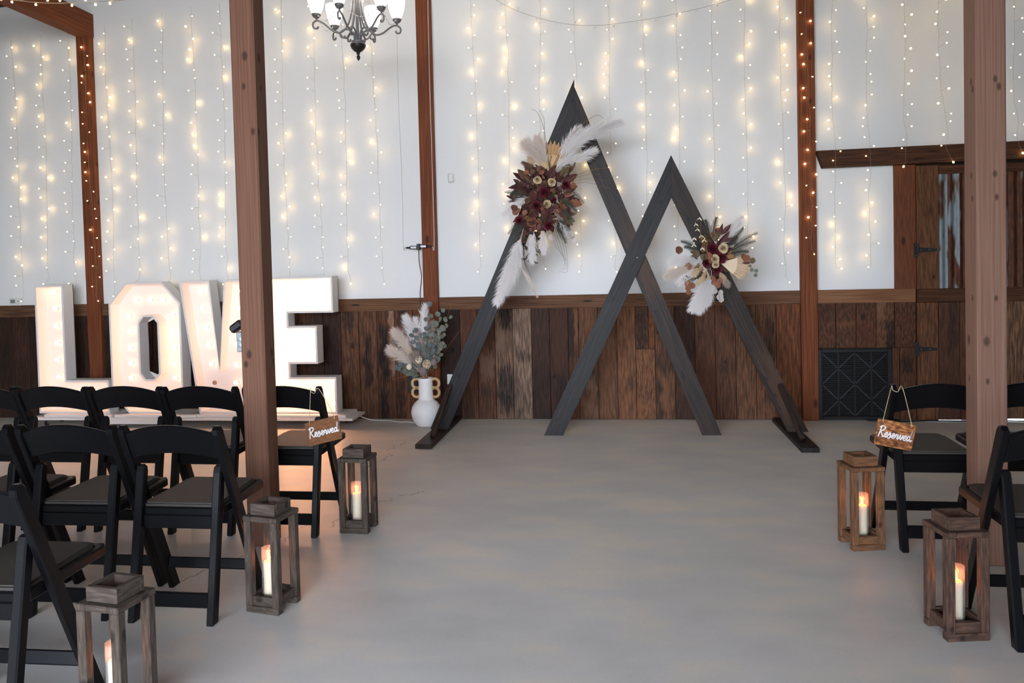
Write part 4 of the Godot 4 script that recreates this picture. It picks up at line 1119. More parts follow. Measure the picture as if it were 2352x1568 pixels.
func make_vase() -> void:
	var base := Vector3(-1.684, 0, 0.30)
	var v := thing("vase", "white bulbous vase with rattan ring handles by arch foot", "vase", base)
	part(v, "body", lathe([[0.0001, 0.0], [0.075, 0.0], [0.085, 0.006], [0.115, 0.045], [0.130, 0.095], [0.131, 0.125], [0.122, 0.165], [0.10, 0.20], [0.075, 0.222], [0.066, 0.232], [0.063, 0.26], [0.061, 0.32], [0.061, 0.39], [0.063, 0.412], [0.060, 0.414], [0.055, 0.408], [0.054, 0.25]], 36), M.ceramic)
	for s: float in [-1.0, 1.0]:
		for k in 2:
			var ring := []
			for i in 14:
				var a := TAU * i / 14
				ring.append(Vector3(cos(a) * 0.036, sin(a) * 0.040, 0))
			part(v, "handle", tube(curve(ring, 2, true), 0.0125, 0.0125, 10, 1.0, true), M.rattan, at(s * 0.082, 0.365 - 0.078 * k, 0.0))
	var t := thing("vase_bouquet", "dried bouquet of pampas and eucalyptus in the white vase", "flower arrangement", base + Vector3(0, 0.40, 0))
	var P := func(px: float, py: float, z := 0.0) -> Vector3: return Vector3((px - 982.0) / 262.0, (870.0 - py) / 262.0, z)
	var m0: Vector3 = P.call(982, 872)
	for q in [
		[905, 800, "pampas_cream", 0.09, 560], [915, 760, "pampas_cream", 0.09, 560], [940, 730, "pampas_white", 0.085, 520], [960, 735, "pampas_white", 0.07, 360], [985, 705, "pampas_white", 0.075, 460], [1000, 745, "pampas_grey", 0.08, 460], [950, 770, "pampas_grey", 0.09, 520], [975, 770, "pampas_grey", 0.09, 520],
		[1012, 770, "pampas_cream", 0.05, 300], [1022, 790, "pampas_cream", 0.045, 260], [930, 790, "bleached_straw", 0.07, 420], [945, 815, "pampas_grey", 0.08, 420], [965, 815, "pampas_grey", 0.08, 420], [992, 800, "pampas_grey", 0.08, 420], [1000, 825, "bleached_straw", 0.05, 260], [955, 845, "pampas_grey", 0.07, 320]]:
		plume(t, m0 + Vector3(rng.randfn() * 0.012, 0, rng.randfn() * 0.012), P.call(q[0], q[1], rng.randfn() * 0.05), Vector3((982.0 - q[0]) / 262.0 * 0.18, 0.04, 0.04), q[3], M[q[2]], q[4], 0.45)
	for q in [[925, 800, "leaf_teal"], [918, 775, "leaf_teal"], [990, 700, "leaf_teal"], [1002, 720, "leaf_sage"], [1028, 710, "leaf_sage"], [1045, 725, "leaf_sage"], [1025, 755, "leaf_sage"], [1035, 790, "leaf_sage"], [935, 845, "leaf_sage"], [922, 835, "leaf_teal"], [960, 760, "leaf_teal"], [985, 765, "leaf_teal"], [1005, 790, "leaf_teal"]]:
		sprig(t, m0, P.call(q[0], q[1], 0.06 + rng.randfn() * 0.04), Vector3((q[0] - 982.0) / 262.0 * 0.1, 0.05, 0.02), M[q[2]], 10, 0.048)
	for q in [[1068, 757], [1048, 700], [900, 845], [905, 870]]:
		grass(t, [m0, P.call((q[0] + 982) / 2.0 + 8, (q[1] + 850) / 2.0, 0.05), P.call(q[0], q[1], 0.03)], M.stem_gold, 0.0013)
	# balls: woven, pale and grey pods
	var woven := once("woven_ball", func():
		var mb := MB.new()
		var r := RandomNumberGenerator.new()
		r.seed = 5
		for k in 9:
			var b := Basis(Vector3(r.randfn(), r.randfn(), r.randfn()).normalized(), r.randf() * TAU)
			var ring := PackedVector3Array()
			for i in 20:
				ring.append(b * Vector3(cos(TAU * i / 20), sin(TAU * i / 20), 0) * (0.97 + 0.03 * (k % 2)))
			add_tube(mb, ring, 0.09, 0.09, 4, 1.0, true)
		return mb.commit())
	for q in [[975, 822, 0.030, "blossom_white"], [993, 832, 0.036, "palm_pale"]]:
		part(t, "woven_ball", woven, M[q[3]], Transform3D(Basis().scaled(Vector3.ONE * q[2]), P.call(q[0], q[1], 0.11)))
	for q in [[984, 848, 0.035], [1009, 828, 0.030], [952, 838, 0.024]]:
		part(t, "seed_pod", once("pod", func(): return ball(1.0, 16, 10, 1.12)), M.pod_grey if q[0] > 960 else M.blossom_white, Transform3D(Basis().scaled(Vector3.ONE * q[2]), P.call(q[0], q[1], 0.10)))
		grass(t, [m0, P.call((q[0] + 982) / 2.0, (q[1] + 872) / 2.0, 0.06), P.call(q[0], q[1], 0.09)], M.stem_gold, 0.0016)

# ---------------------------------------------------------------- chairs
func make_chair(label: String) -> Node3D:
	# the sitter faces -z; the rear legs stand at z = 0
	var t := thing("folding_chair", label, "chair", Vector3.ZERO, 0.0, "black folding chairs")
	var top_z := -0.025
	var foot_z := -0.345
	for s: float in [-1.0, 1.0]:
		# one long member: front leg below, back upright above, rounded at the top
		var prof := PackedVector2Array()
		var a := Vector2(foot_z, 0.0)
		var b := Vector2(top_z, 0.765)
		var d := (b - a).normalized()
		var nn := Vector2(-d.y, d.x)
		var hw := 0.024
		prof.append(a + Vector2(0.027, 0))
		prof.append(b - nn * hw - d * 0.02)
		prof.append(b - nn * hw * 0.72)
		prof.append(b + d * 0.008)
		prof.append(b + nn * hw * 0.72)
		prof.append(b + nn * hw - d * 0.02)
		prof.append(a - Vector2(0.027, 0))
		part(t, "front_leg", slab(prof, 0.026, 0.004), M.black_resin, at(s * 0.199, 0, 0))
		prof = PackedVector2Array([Vector2(0.019, 0.0), Vector2(-0.075, 0.575), Vector2(-0.083, 0.597), Vector2(-0.097, 0.602), Vector2(-0.11, 0.592), Vector2(-0.113, 0.57), Vector2(-0.020, 0.0)])
		part(t, "rear_leg", slab(prof, 0.034, 0.005), M.black_resin, at(s * 0.166, 0, 0))
	part(t, "backrest", backrest_mesh(), M.black_resin)
	var tilt := Basis(Vector3(1, 0, 0), 0.03)
	var ring := MB.new()
	for e in [[Vector3(0.30, 0.034, 0.03), Vector3(0, 0, 0.175)], [Vector3(0.34, 0.034, 0.032), Vector3(0, 0, -0.182)], [Vector3(0.03, 0.034, 0.36), Vector3(-0.168, 0, 0)], [Vector3(0.03, 0.034, 0.36), Vector3(0.168, 0, 0)]]:
		add_box(ring, e[0], 0.005, at(e[1].x, e[1].y, e[1].z))
	part(t, "seat_frame", ring.commit(), M.black_resin, Transform3D(tilt, Vector3(0, 0.423, -0.262)))
	var pad := MB.new()
	var outline := PackedVector2Array()
	for c in [[0.128, 0.150, 0.0], [-0.128, 0.150, 1.0], [-0.142, -0.155, 2.0], [0.142, -0.155, 3.0]]:
		for k in 5:
			var ang: float = (c[2] + k / 4.0) * PI / 2.0
			outline.append(Vector2(c[0] + cos(ang) * 0.025, c[1] + sin(ang) * 0.025))
	add_prism(pad, outline, -0.004, 0.012)
	for k in outline.size():
		outline[k] *= 0.955
	add_prism(pad, outline, 0.012, 0.017)
	part(t, "seat_pad", pad.commit(), M.seat_vinyl, Transform3D(tilt * Basis(Vector3(1, 0, 0), -PI / 2), Vector3(0, 0.437, -0.262)))
	part(t, "apron", board(Vector3(0.30, 0.055, 0.018), 0.004), M.black_resin, at(0, 0.378, -0.075))
	part(t, "stretcher", board(Vector3(0.30, 0.060, 0.016), 0.004), M.black_resin, at(0, 0.088, -0.012))
	part(t, "stretcher", board(Vector3(0.375, 0.045, 0.016), 0.004), M.black_resin, Transform3D(Basis(Vector3(1, 0, 0), -0.39), Vector3(0, 0.125, -0.292)))
	return t

func slab(prof: PackedVector2Array, thick: float, bev: float) -> ArrayMesh:   # a (z, y) outline given a thickness in x, with eased edges
	var mb := MB.new()
	var p := prof.duplicate()
	if Geometry2D.is_polygon_clockwise(p):
		p.reverse()
	var inn := inset(p, bev)
	var xf := Transform3D(Basis(Vector3(0, 0, 1), Vector3(0, 1, 0), Vector3(-1, 0, 0)), Vector3.ZERO)
	var n := p.size()
	var c2 := Vector2.ZERO
	for q in p:
		c2 += q / n
	for s: float in [-1.0, 1.0]:
		var h := thick / 2.0 * s
		var hb := (thick / 2.0 - bev) * s
		var cap := []
		for q in inn:
			cap.append(Vector3(q.x, q.y, h))
		mb.face(cap, Vector3(c2.x, c2.y, 0), xf)
		for i in n:
			var j := (i + 1) % n
			mb.face([Vector3(p[i].x, p[i].y, hb), Vector3(p[j].x, p[j].y, hb), Vector3(inn[j].x, inn[j].y, h), Vector3(inn[i].x, inn[i].y, h)], Vector3(c2.x, c2.y, 0), xf)
	for i in n:
		var j := (i + 1) % n
		var hb := thick / 2.0 - bev
		mb.face([Vector3(p[i].x, p[i].y, -hb), Vector3(p[j].x, p[j].y, -hb), Vector3(p[j].x, p[j].y, hb), Vector3(p[i].x, p[i].y, hb)], Vector3(c2.x, c2.y, 0), xf)
	return mb.commit()

func backrest_mesh() -> ArrayMesh:
	# a broad slat, crowned above and hollowed below, bowed to the back of the sitter
	var mb := MB.new()
	var n := 14
	var rows := []
	for i in n + 1:
		var u := float(i) / n * 2.0 - 1.0
		var top := 0.742 + 0.036 * (1.0 - u * u)
		var bot := 0.632 + 0.028 * (1.0 - u * u)
		var bow := 0.022 * (1.0 - u * u)
		var x := u * 0.188
		var zt := -0.030 + bow
		var zb := -0.076 + bow
		rows.append([Vector3(x, bot, zb - 0.009), Vector3(x, bot, zb + 0.009), Vector3(x, top - 0.006, zt + 0.009), Vector3(x, top, zt + 0.004), Vector3(x, top, zt - 0.004), Vector3(x, top - 0.006, zt - 0.009)])
	for i in n:
		var a: Array = rows[i]
		var b: Array = rows[i + 1]
		var ctr := Vector3.ZERO
		for k in 6:
			ctr += (a[k] + b[k]) / 12.0
		for k in 6:
			var l := (k + 1) % 6
			mb.face([a[k], b[k], b[l], a[l]], ctr)
	mb.face(rows[0], rows[3][0])
	mb.face(rows[n], rows[n - 3][0])
	return mb.commit()

func make_chairs() -> void:
	var spots := [
		[-1.745, 3.062, 0.00, "black folding chair carrying the plain brown Reserved sign, behind timber post"],
		[-2.203, 3.06, 0.0, "black folding chair next to the post chair, before the V letter"],
		[-2.634, 3.05, 0.0, "black folding chair in the front row, before the O letter"],
		[-3.065, 3.05, 0.0, "black folding chair in the front row, before the L letter"],
		[-3.49, 3.05, 0.0, "black folding chair at far end of front row, past the L letter"],
		[-1.770, 4.040, 0.00, "black folding chair beside the grey lantern at the foot of the post"],
		[-2.222, 4.035, 0.015, "black folding chair in the second row, one in from the aisle lantern"],
		[-2.685, 4.03, 0.0, "black folding chair in the second row, two in from the aisle lantern"],
		[-1.945, 4.86, 0.02, "black folding chair in third row behind the lowest grey lantern"],
		[-2.40, 4.86, 0.0, "black folding chair in third row, away from the lowest grey lantern"],
		[1.440, 3.060, 0.0, "black folding chair carrying the burnt wood Reserved sign"],
		[1.870, 3.02, 0.0, "black folding chair past the pinkish post, next to the signed chair"],
		[1.500, 3.985, 0.0, "black folding chair beside the dark brown lantern near pinkish post"],
	]
	var first: Node3D = null
	for s in spots:
		var c: Node3D
		if first == null:
			first = make_chair(s[3])
			c = first
		else:
			c = first.duplicate()
			c.name = numbered("folding_chair")
			add_child(c)
			c.set_meta("label", s[3])
		c.position = Vector3(s[0], 0, s[1])
		c.rotation.y = s[2]

func pen(mb: MB, strokes: Array, size: float, r: float) -> void:
	for s in strokes:
		var pts := []
		for q in s:
			pts.append(Vector3((q[0] + q[1] * 0.12) * size, q[1] * size, 0))
		add_tube(mb, curve(pts, 5), r, r, 6, 0.5)

func reserved_strokes() -> Array:
	var e := func(o: float) -> Array: return [[o, 0.12], [o + 0.2, 0.26], [o + 0.24, 0.42], [o + 0.14, 0.48], [o + 0.05, 0.28], [o + 0.1, 0.05], [o + 0.22, 0.02], [o + 0.34, 0.14]]
	return [
		[[0.08, 0.98], [0.06, 0.5], [0.02, 0.0], [0.0, -0.06]], [[-0.06, 0.86], [0.1, 1.02], [0.34, 1.0], [0.42, 0.82], [0.3, 0.62], [0.08, 0.52]], [[0.12, 0.52], [0.28, 0.22], [0.42, 0.02], [0.52, 0.08]],
		e.call(0.5), [[0.84, 0.14], [0.97, 0.50], [1.04, 0.28], [1.06, 0.06], [0.95, -0.06], [0.84, 0.02]], [[1.06, 0.06], [1.16, 0.12]],
		e.call(1.16), [[1.5, 0.14], [1.58, 0.50], [1.6, 0.40], [1.72, 0.42], [1.70, 0.10], [1.78, 0.03], [1.86, 0.16]],
		[[1.86, 0.16], [1.93, 0.46], [1.96, 0.2], [2.04, 0.02], [2.14, 0.3], [2.15, 0.46], [2.22, 0.36]],
		e.call(2.2), [[2.80, 0.40], [2.66, 0.46], [2.57, 0.22], [2.64, 0.02], [2.78, 0.16], [2.86, 0.6], [2.90, 1.02]], [[2.90, 1.02], [2.84, 0.4], [2.84, 0.06], [2.94, 0.02], [3.02, 0.14]],
	]

func make_sign(label: String, where: Vector3, turn: float, tilt: float, m: Material, hook: Vector3) -> void:
	var t := thing("reserved_sign", label, "sign", where, turn, "Reserved signs")
	var lean := Basis(Vector3(0, 0, 1), tilt)
	part(t, "board", board(Vector3(0.120, 0.166, 0.012), 0.002, Vector2(7.4, 5.4), Vector2(0.5, 0.5)), m, Transform3D(lean * Basis(Vector3(0, 0, 1), PI / 2), Vector3.ZERO))
	var mb := MB.new()
	pen(mb, reserved_strokes(), 0.0478, 0.0030)
	part(t, "lettering", mb.commit(), M.paint_white, Transform3D(lean, lean * Vector3(-0.0715, -0.018, 0.0068)))
	# twine looped over the chair's upright
	var h: Vector3 = t.transform.affine_inverse() * hook
	var side: Vector3 = t.basis.inverse() * Vector3(1, 0, 0)
	var back: Vector3 = t.basis.inverse() * Vector3(0, 0, 1)
	var l: Vector3 = lean * Vector3(-0.060, 0.048, 0.008)
	var r: Vector3 = lean * Vector3(0.060, 0.048, 0.008)
	part(t, "twine", tube(curve([l, l + Vector3(0, 0.02, 0.002), h - side * 0.024 + back * 0.03, h - side * 0.020 + back * 0.036 + Vector3(0, -0.012, 0), h + back * 0.04 + Vector3(0, -0.02, 0), h + side * 0.022 + back * 0.034, r + Vector3(0, 0.02, 0.002), r], 5), 0.0016, 0.0016, 5), M.twine)

# ---------------------------------------------------------------- lanterns
func make_lantern(label: String, where: Vector3, turn: float, m: Material, off := Vector2.ZERO) -> void:
	var t := thing("wooden_lantern", label, "lantern", where, turn, "wooden candle lanterns")
	var w := 0.155
	var h := w / 2.0 - 0.0155
	var lying := Basis(Vector3(0, 0, 1), PI / 2)
	var deep := Basis(Vector3(1, 0, 0), PI / 2)
	for s: float in [-1.0, 1.0]:
		part(t, "skid", board(Vector3(0.028, w, 0.034), 0.003, Vector2(6, 2)), m, Transform3D(lying, Vector3(0, 0.014, s * (w / 2.0 - 0.017))))
		for e: float in [-1.0, 1.0]:
			part(t, "corner_post", board(Vector3(0.031, 0.342, 0.031), 0.003, Vector2(8, 2)), m, at(s * h, 0.199, e * h))
		part(t, "bottom_rail", board(Vector3(0.038, w - 0.062, 0.018), 0.002, Vector2(8, 2)), m, Transform3D(lying, Vector3(0, 0.047, s * h)))
		part(t, "bottom_rail", board(Vector3(0.018, w - 0.062, 0.038), 0.002, Vector2(8, 2)), m, Transform3D(deep, Vector3(s * h, 0.047, 0)))
		part(t, "top_plate", board(Vector3(0.040, w + 0.004, 0.02), 0.003, Vector2(8, 2)), m, Transform3D(Basis(Vector3(0, 1, 0), Vector3(0, 0, 1), Vector3(1, 0, 0)) * Basis(Vector3(0, 1, 0), PI / 2), Vector3(s * (w / 2.0 - 0.018), 0.380, 0)))
		part(t, "top_plate", board(Vector3(0.020, w - 0.076, 0.040), 0.003, Vector2(8, 2)), m, Transform3D(lying, Vector3(0, 0.380, s * (w / 2.0 - 0.018))))
		part(t, "collar", board(Vector3(0.046, 0.114, 0.018), 0.002, Vector2(8, 2)), m, Transform3D(lying, Vector3(0, 0.413, s * 0.048)))
		part(t, "collar", board(Vector3(0.018, 0.078, 0.046), 0.002, Vector2(8, 2)), m, Transform3D(deep, Vector3(s * 0.048, 0.413, 0)))
	part(t, "floor_board", board(Vector3(w - 0.032, w - 0.032, 0.010), 0.001, Vector2(6, 2)), m, Transform3D(deep, Vector3(0, 0.033, 0)))
	var xf := t.transform
	var c := thing("pillar_candle", "lit ivory candle inside the " + label.split(" with ")[0], "candle", xf * Vector3(off.x, 0.038, off.y), turn, "lantern candles")
	part(c, "wax", lathe([[0.0001, 0.0], [0.0225, 0.0], [0.0225, 0.148], [0.019, 0.151], [0.010, 0.147], [0.0001, 0.146]], 20), M.wax)
	var f := part(c, "flame", lathe([[0.0001, 0.0], [0.0048, 0.006], [0.0068, 0.014], [0.0055, 0.024], [0.0025, 0.034], [0.0001, 0.042]], 10), M.flame, at(0, 0.148, 0))
	var l := OmniLight3D.new()
	l.name = "candle_light"
	l.light_color = Color(1.0, 0.55, 0.22)
	l.light_energy = CANDLE_ENERGY
	l.light_size = 0.008
	l.omni_range = 6.0
	l.omni_attenuation = 2.0
	l.shadow_enabled = true
	l.position = Vector3(0, 0.018, 0)
	f.add_child(l)
	var g := thing("candle_glass", "clear candle glass in the " + label.split(" with ")[0], "glass", xf * Vector3(off.x, 0.038, off.y), turn, "candle glasses")
	part(g, "sleeve", lathe([[0.0300, 0.0], [0.0300, 0.205], [0.0285, 0.206], [0.0285, 0.0]], 24), M.clear_glass)

func make_lanterns() -> void:
	make_lantern("grey wooden lantern beside the chair with plain brown sign", Vector3(-1.390, 0, 2.925), -0.05, M.lantern_grey, Vector2(-0.014, -0.012))
	make_lantern("grey wooden lantern at the foot of the junction box post", Vector3(-1.432, 0, 3.862), -0.19, M.lantern_grey, Vector2(-0.014, 0.004))
	make_lantern("grey wooden lantern beside the third row chair", Vector3(-1.552, 0, 4.68), -0.14, M.lantern_grey, Vector2(-0.010, 0.0))
	make_lantern("light brown wooden lantern beside the chair with burnt sign", Vector3(1.104, 0, 2.99), 0.19, M.lantern_brown, Vector2(0.012, -0.012))
	make_lantern("dark brown wooden lantern before the pinkish timber post", Vector3(1.180, 0, 3.862), 0.17, M.lantern_brown_dark)

# ---------------------------------------------------------------- chandelier
func make_chandelier() -> void:
	var c := Vector3(-1.794, 2.93, 1.5)
	var t := thing("chandelier", "pewter scroll arm chandelier with glowing white tulip shades", "chandelier", c)
	part(t, "bowl", lathe([[0.0001, -0.105], [0.006, -0.098], [0.013, -0.082], [0.011, -0.070], [0.006, -0.064], [0.012, -0.058], [0.012, -0.046], [0.03, -0.036], [0.048, -0.016], [0.055, 0.004], [0.052, 0.008]], 32, 0.06), M.dark_bronze)
	part(t, "rim", lathe([[0.05, 0.008], [0.052, 0.014], [0.04, 0.02], [0.046, 0.026], [0.046, 0.032], [0.0001, 0.034]], 28), M.pewter)
	part(t, "column", lathe([[0.010, 0.03], [0.010, 0.26], [0.028, 0.30], [0.036, 0.33], [0.028, 0.36], [0.012, 0.38], [0.012, 0.55], [0.03, 0.58], [0.012, 0.61]], 16), M.pewter)
	var n := 6
	for i in n:
		var turn := Transform3D(Basis(Vector3(0, 1, 0), TAU * i / n + 0.42), Vector3.ZERO)
		var arm := part(t, "arm", once("arm", func():
			var b := MB.new()
			add_tube(b, curve([Vector3(0.028, 0.33, 0), Vector3(0.040, 0.22, 0), Vector3(0.075, 0.125, 0), Vector3(0.125, 0.085, 0), Vector3(0.175, 0.098, 0), Vector3(0.235, 0.145, 0), Vector3(0.275, 0.158, 0), Vector3(0.302, 0.138, 0), Vector3(0.298, 0.108, 0), Vector3(0.275, 0.104, 0), Vector3(0.268, 0.118, 0)], 5), 0.0065, 0.0065, 8)
			add_tube(b, curve([Vector3(0.022, 0.03, 0), Vector3(0.026, 0.07, 0), Vector3(0.052, 0.105, 0), Vector3(0.09, 0.108, 0), Vector3(0.118, 0.085, 0), Vector3(0.116, 0.058, 0), Vector3(0.094, 0.052, 0), Vector3(0.086, 0.066, 0)], 5), 0.0062, 0.0062, 8)
			return b.commit()), M.pewter, turn)
		part(arm, "cup", once("cup", func(): return lathe([[0.006, 0.160], [0.008, 0.172], [0.022, 0.180], [0.031, 0.194], [0.033, 0.203], [0.028, 0.204], [0.0001, 0.198]], 24, 0.05)), M.pewter, at(0.278, 0, 0))
		var s := part(arm, "glass_shade", once("shade", func(): return lathe([[0.024, 0.200], [0.034, 0.215], [0.046, 0.245], [0.056, 0.285], [0.062, 0.325], [0.060, 0.350], [0.056, 0.352], [0.052, 0.325], [0.044, 0.285], [0.03, 0.235], [0.0001, 0.215]], 24)), M.shade_glass, at(0.278, 0, 0))
		var l := OmniLight3D.new()
		l.name = "lamp_light"
		l.light_color = Color(1.0, 0.97, 0.94)
		l.light_energy = CHANDELIER_ENERGY
		l.light_size = 0.03
		l.omni_range = 14.0
		l.omni_attenuation = 2.0
		l.shadow_enabled = true
		l.position = Vector3(0, 0.37, 0)
		s.add_child(l)
	# bead swags between the arms
	for i in n:
		var b := MB.new()
		var a0 := TAU * i / n + 0.42
		for k in 11:
			var u := k / 10.0
			var ang := a0 + TAU / n * u
			var rr := lerpf(0.278, 0.278 * cos(PI / n), sin(PI * u))
			add_lathe(b, [[0.0001, -0.0055], [0.0045, -0.0028], [0.0055, 0.0], [0.0045, 0.0028], [0.0001, 0.0055]], 6, 0.0, Vector3(cos(-ang) * rr, 0.205 - 0.075 * sin(PI * u), sin(-ang) * rr))
		var cord := PackedVector3Array()
		for k in 11:
			var u := k / 10.0
			var ang := a0 + TAU / n * u
			var rr := lerpf(0.278, 0.278 * cos(PI / n), sin(PI * u))
			cord.append(Vector3(cos(-ang) * rr, 0.205 - 0.075 * sin(PI * u), sin(-ang) * rr))
		add_tube(b, cord, 0.001, 0.001, 4)
		part(t, "bead_swag", b.commit(), M.white_plastic)
	var ch := MB.new()
	for k in 44:
		var ring := PackedVector3Array()
		for i in 8:
			var a := TAU * i / 8
			ring.append(Vector3(cos(a) * 0.010, sin(a) * 0.017, 0).rotated(Vector3(0, 1, 0), PI / 2 * (k % 2)) + Vector3(0, 0.62 + 0.026 * k, 0))
		add_tube(ch, ring, 0.0025, 0.0025, 4, 1.0, true)
	part(t, "chain", ch.commit(), M.pewter)

# ---------------------------------------------------------------- fairy lights
func fairy_bulb(parent: Node3D, from: Vector3, to: Vector3, kind := "fairy_bulb") -> void:
	var d := (to - from).normalized()
	var ref := Vector3(0, 0, 1) if absf(d.z) < 0.9 else Vector3(1, 0, 0)
	part(parent, "bulb", shared["fairy"], M[kind], Transform3D(along(from, to, ref).basis.scaled_local(Vector3.ONE * (0.72 if kind == "fairy_bulb_weak" else 1.0)), to))

func strand(label: String, a: Vector3, b: Vector3, z_lo: float, z_hi: float, sway := 0.018, spacing := 0.094, post := false) -> void:
	var t := thing("fairy_light_strand", label, "string lights", Vector3.ZERO, 0.0, "fairy light strands")
	var mb := MB.new()
	var n := int(a.distance_to(b) / spacing)
	var ph := rng.randf() * TAU
	var pts := []
	for i in n + 1:
		var u := float(i) / n
		var loose := 1.0 + 2.2 * smoothstep(0.75, 1.0, u)
		pts.append(a.lerp(b, u) + Vector3(sin(u * 7.0 + ph) * sway * 0.5 + rng.randfn() * sway * 0.16 * loose, 0, rng.randf_range(0.0, 0.012) + (0.012 if post else 0.0)))
	add_tube(mb, curve(pts, 2), 0.0008, 0.0008, 3)
	var side := 1.0
	var bulbs := []
	for i in range(1, n + 1):
		if rng.randf() < 0.7:
			side = -side
		var p: Vector3 = pts[i]
		var bright := rng.randf() < 0.4
		var z := lerpf(z_lo, z_hi, rng.randf_range(0.25, 0.6) if bright else rng.randf_range(0.6, 1.0))
		var e := p + Vector3(side * rng.randf_range(0.018, 0.046), rng.randf_range(-0.014, 0.016), 0)
		e.z = a.z + z if post else maxf(0.011, z)
		if i == n:
			e = p + Vector3(side * 0.02, -0.045, 0)
			e.z = maxf(p.z, a.z + z_lo) if post else maxf(0.011, z)
		add_tube(mb, PackedVector3Array([p, p.lerp(e, 0.5) + Vector3(0, 0.004, 0), e]), 0.0007, 0.0007, 3)
		bulbs.append([p, e, "fairy_bulb" if bright else "fairy_bulb_weak"])
	part(t, "wire", mb.commit(), M.wire_clear)
	for q in bulbs:
		fairy_bulb(t, q[0], q[1], q[2])

func make_fairy_lights() -> void:
	shared["fairy"] = lathe([[0.0001, -0.006], [0.0045, -0.005], [0.0072, 0.0], [0.0078, 0.004], [0.006, 0.009], [0.0001, 0.012]], 8)
	var bays := [
		["warm fairy light strand by the thermostat, %s from the L letter's wall post", [[-5.72, 3.64, -5.71, 1.18], [-5.41, 3.65, -5.43, 1.34], [-5.13, 3.68, -5.16, 1.20]]],
		["warm fairy light strand above LOVE letters, %s from the L letter's wall post", [[-4.75, 3.71, -4.75, 1.21], [-4.47, 3.75, -4.49, 1.32], [-4.18, 3.79, -4.21, 1.32], [-3.87, 3.82, -3.87, 1.29], [-3.59, 3.83, -3.61, 1.30], [-3.29, 3.83, -3.32, 1.30], [-3.01, 3.83, -3.02, 1.29], [-2.71, 3.83, -2.69, 1.28], [-2.44, 3.83, -2.44, 1.28], [-2.17, 3.83, -2.13, 1.27]]],
		["warm fairy light strand behind the arches, %s from the adapters' wall post", [[-1.25, 3.83, -1.22, 1.36], [-0.95, 3.83, -0.94, 1.40], [-0.65, 3.83, -0.68, 1.37], [-0.35, 3.83, -0.33, 1.34], [-0.06, 3.83, -0.05, 1.33], [0.23, 3.83, 0.24, 1.37], [0.52, 3.83, 0.50, 1.36], [0.81, 3.83, 0.79, 1.34], [1.08, 3.83, 1.06, 1.35], [1.36, 3.83, 1.37, 1.21]]],
		["warm fairy light strand crossing the header beam, %s from the grille's wall post", [[1.77, 3.83, 1.77, 1.27], [2.04, 3.83, 2.04, 1.29]]],
		["warm fairy light strand over the barn door, %s of those ending on the beam", [[2.31, 3.83, 2.31, 2.13], [2.57, 3.83, 2.61, 2.15], [2.85, 3.83, 2.87, 2.16], [3.13, 3.83, 3.15, 2.20]]],
	]
	var nth := ["first", "second", "third", "fourth", "fifth", "sixth", "seventh", "eighth", "ninth", "tenth"]
	for i in bays.size():
		for j in bays[i][1].size():
			var s: Array = bays[i][1][j]
			var label: String = bays[i][0] % nth[bays[i][1].size() - 1 - j if i == 0 else j]
			if i == 3:   # over the beam: the strand stands off the wall there
				strand_over_beam(label, s)
			elif i == 4:
				strand(label, Vector3(s[0], s[1], 0.02), Vector3(s[2], s[3], 0.10), 0.10, 0.125, 0.03, 0.086)
			else:
				strand(label, Vector3(s[0], s[1], 0.008), Vector3(s[2], s[3], 0.008), 0.012, 0.085)
	strand("warm fairy light strand down the wall post by the L letter", Vector3(-4.93, 3.60, 0.063), Vector3(-4.895, 1.17, 0.063), 0.008, 0.03, 0.014, 0.088, true)
	strand("warm fairy light strand down the wall post beside the air grille", Vector3(1.545, 3.83, 0.063), Vector3(1.575, 1.44, 0.063), 0.008, 0.03, 0.014, 0.088, true)
	# swags
	swag("unlit white fairy light cord swagged across the wall above the tall arch", [Vector3(-1.17, 3.75, 0.11), Vector3(-0.87, 3.56, 0.115), Vector3(-0.53, 3.43, 0.115), Vector3(-0.20, 3.375, 0.115), Vector3(0.13, 3.385, 0.115), Vector3(0.53, 3.43, 0.115), Vector3(0.99, 3.52, 0.115), Vector3(1.45, 3.66, 0.115)], 0.0016, "white_plastic", 0.17)
	swag("heavier fairy light cord slung under the tie beam", [Vector3(-4.9, 3.56, 1.6), Vector3(-4.47, 3.425, 1.6), Vector3(-4.3, 3.385, 1.6), Vector3(-4.09, 3.355, 1.6), Vector3(-3.95, 3.345, 1.6), Vector3(-3.81, 3.338, 1.6), Vector3(-3.68, 3.335, 1.6), Vector3(-3.3, 3.35, 1.6), Vector3(-2.6, 3.47, 1.6), Vector3(-2.0, 3.62, 1.6), Vector3(-1.80, 3.70, 1.52)], 0.0028)

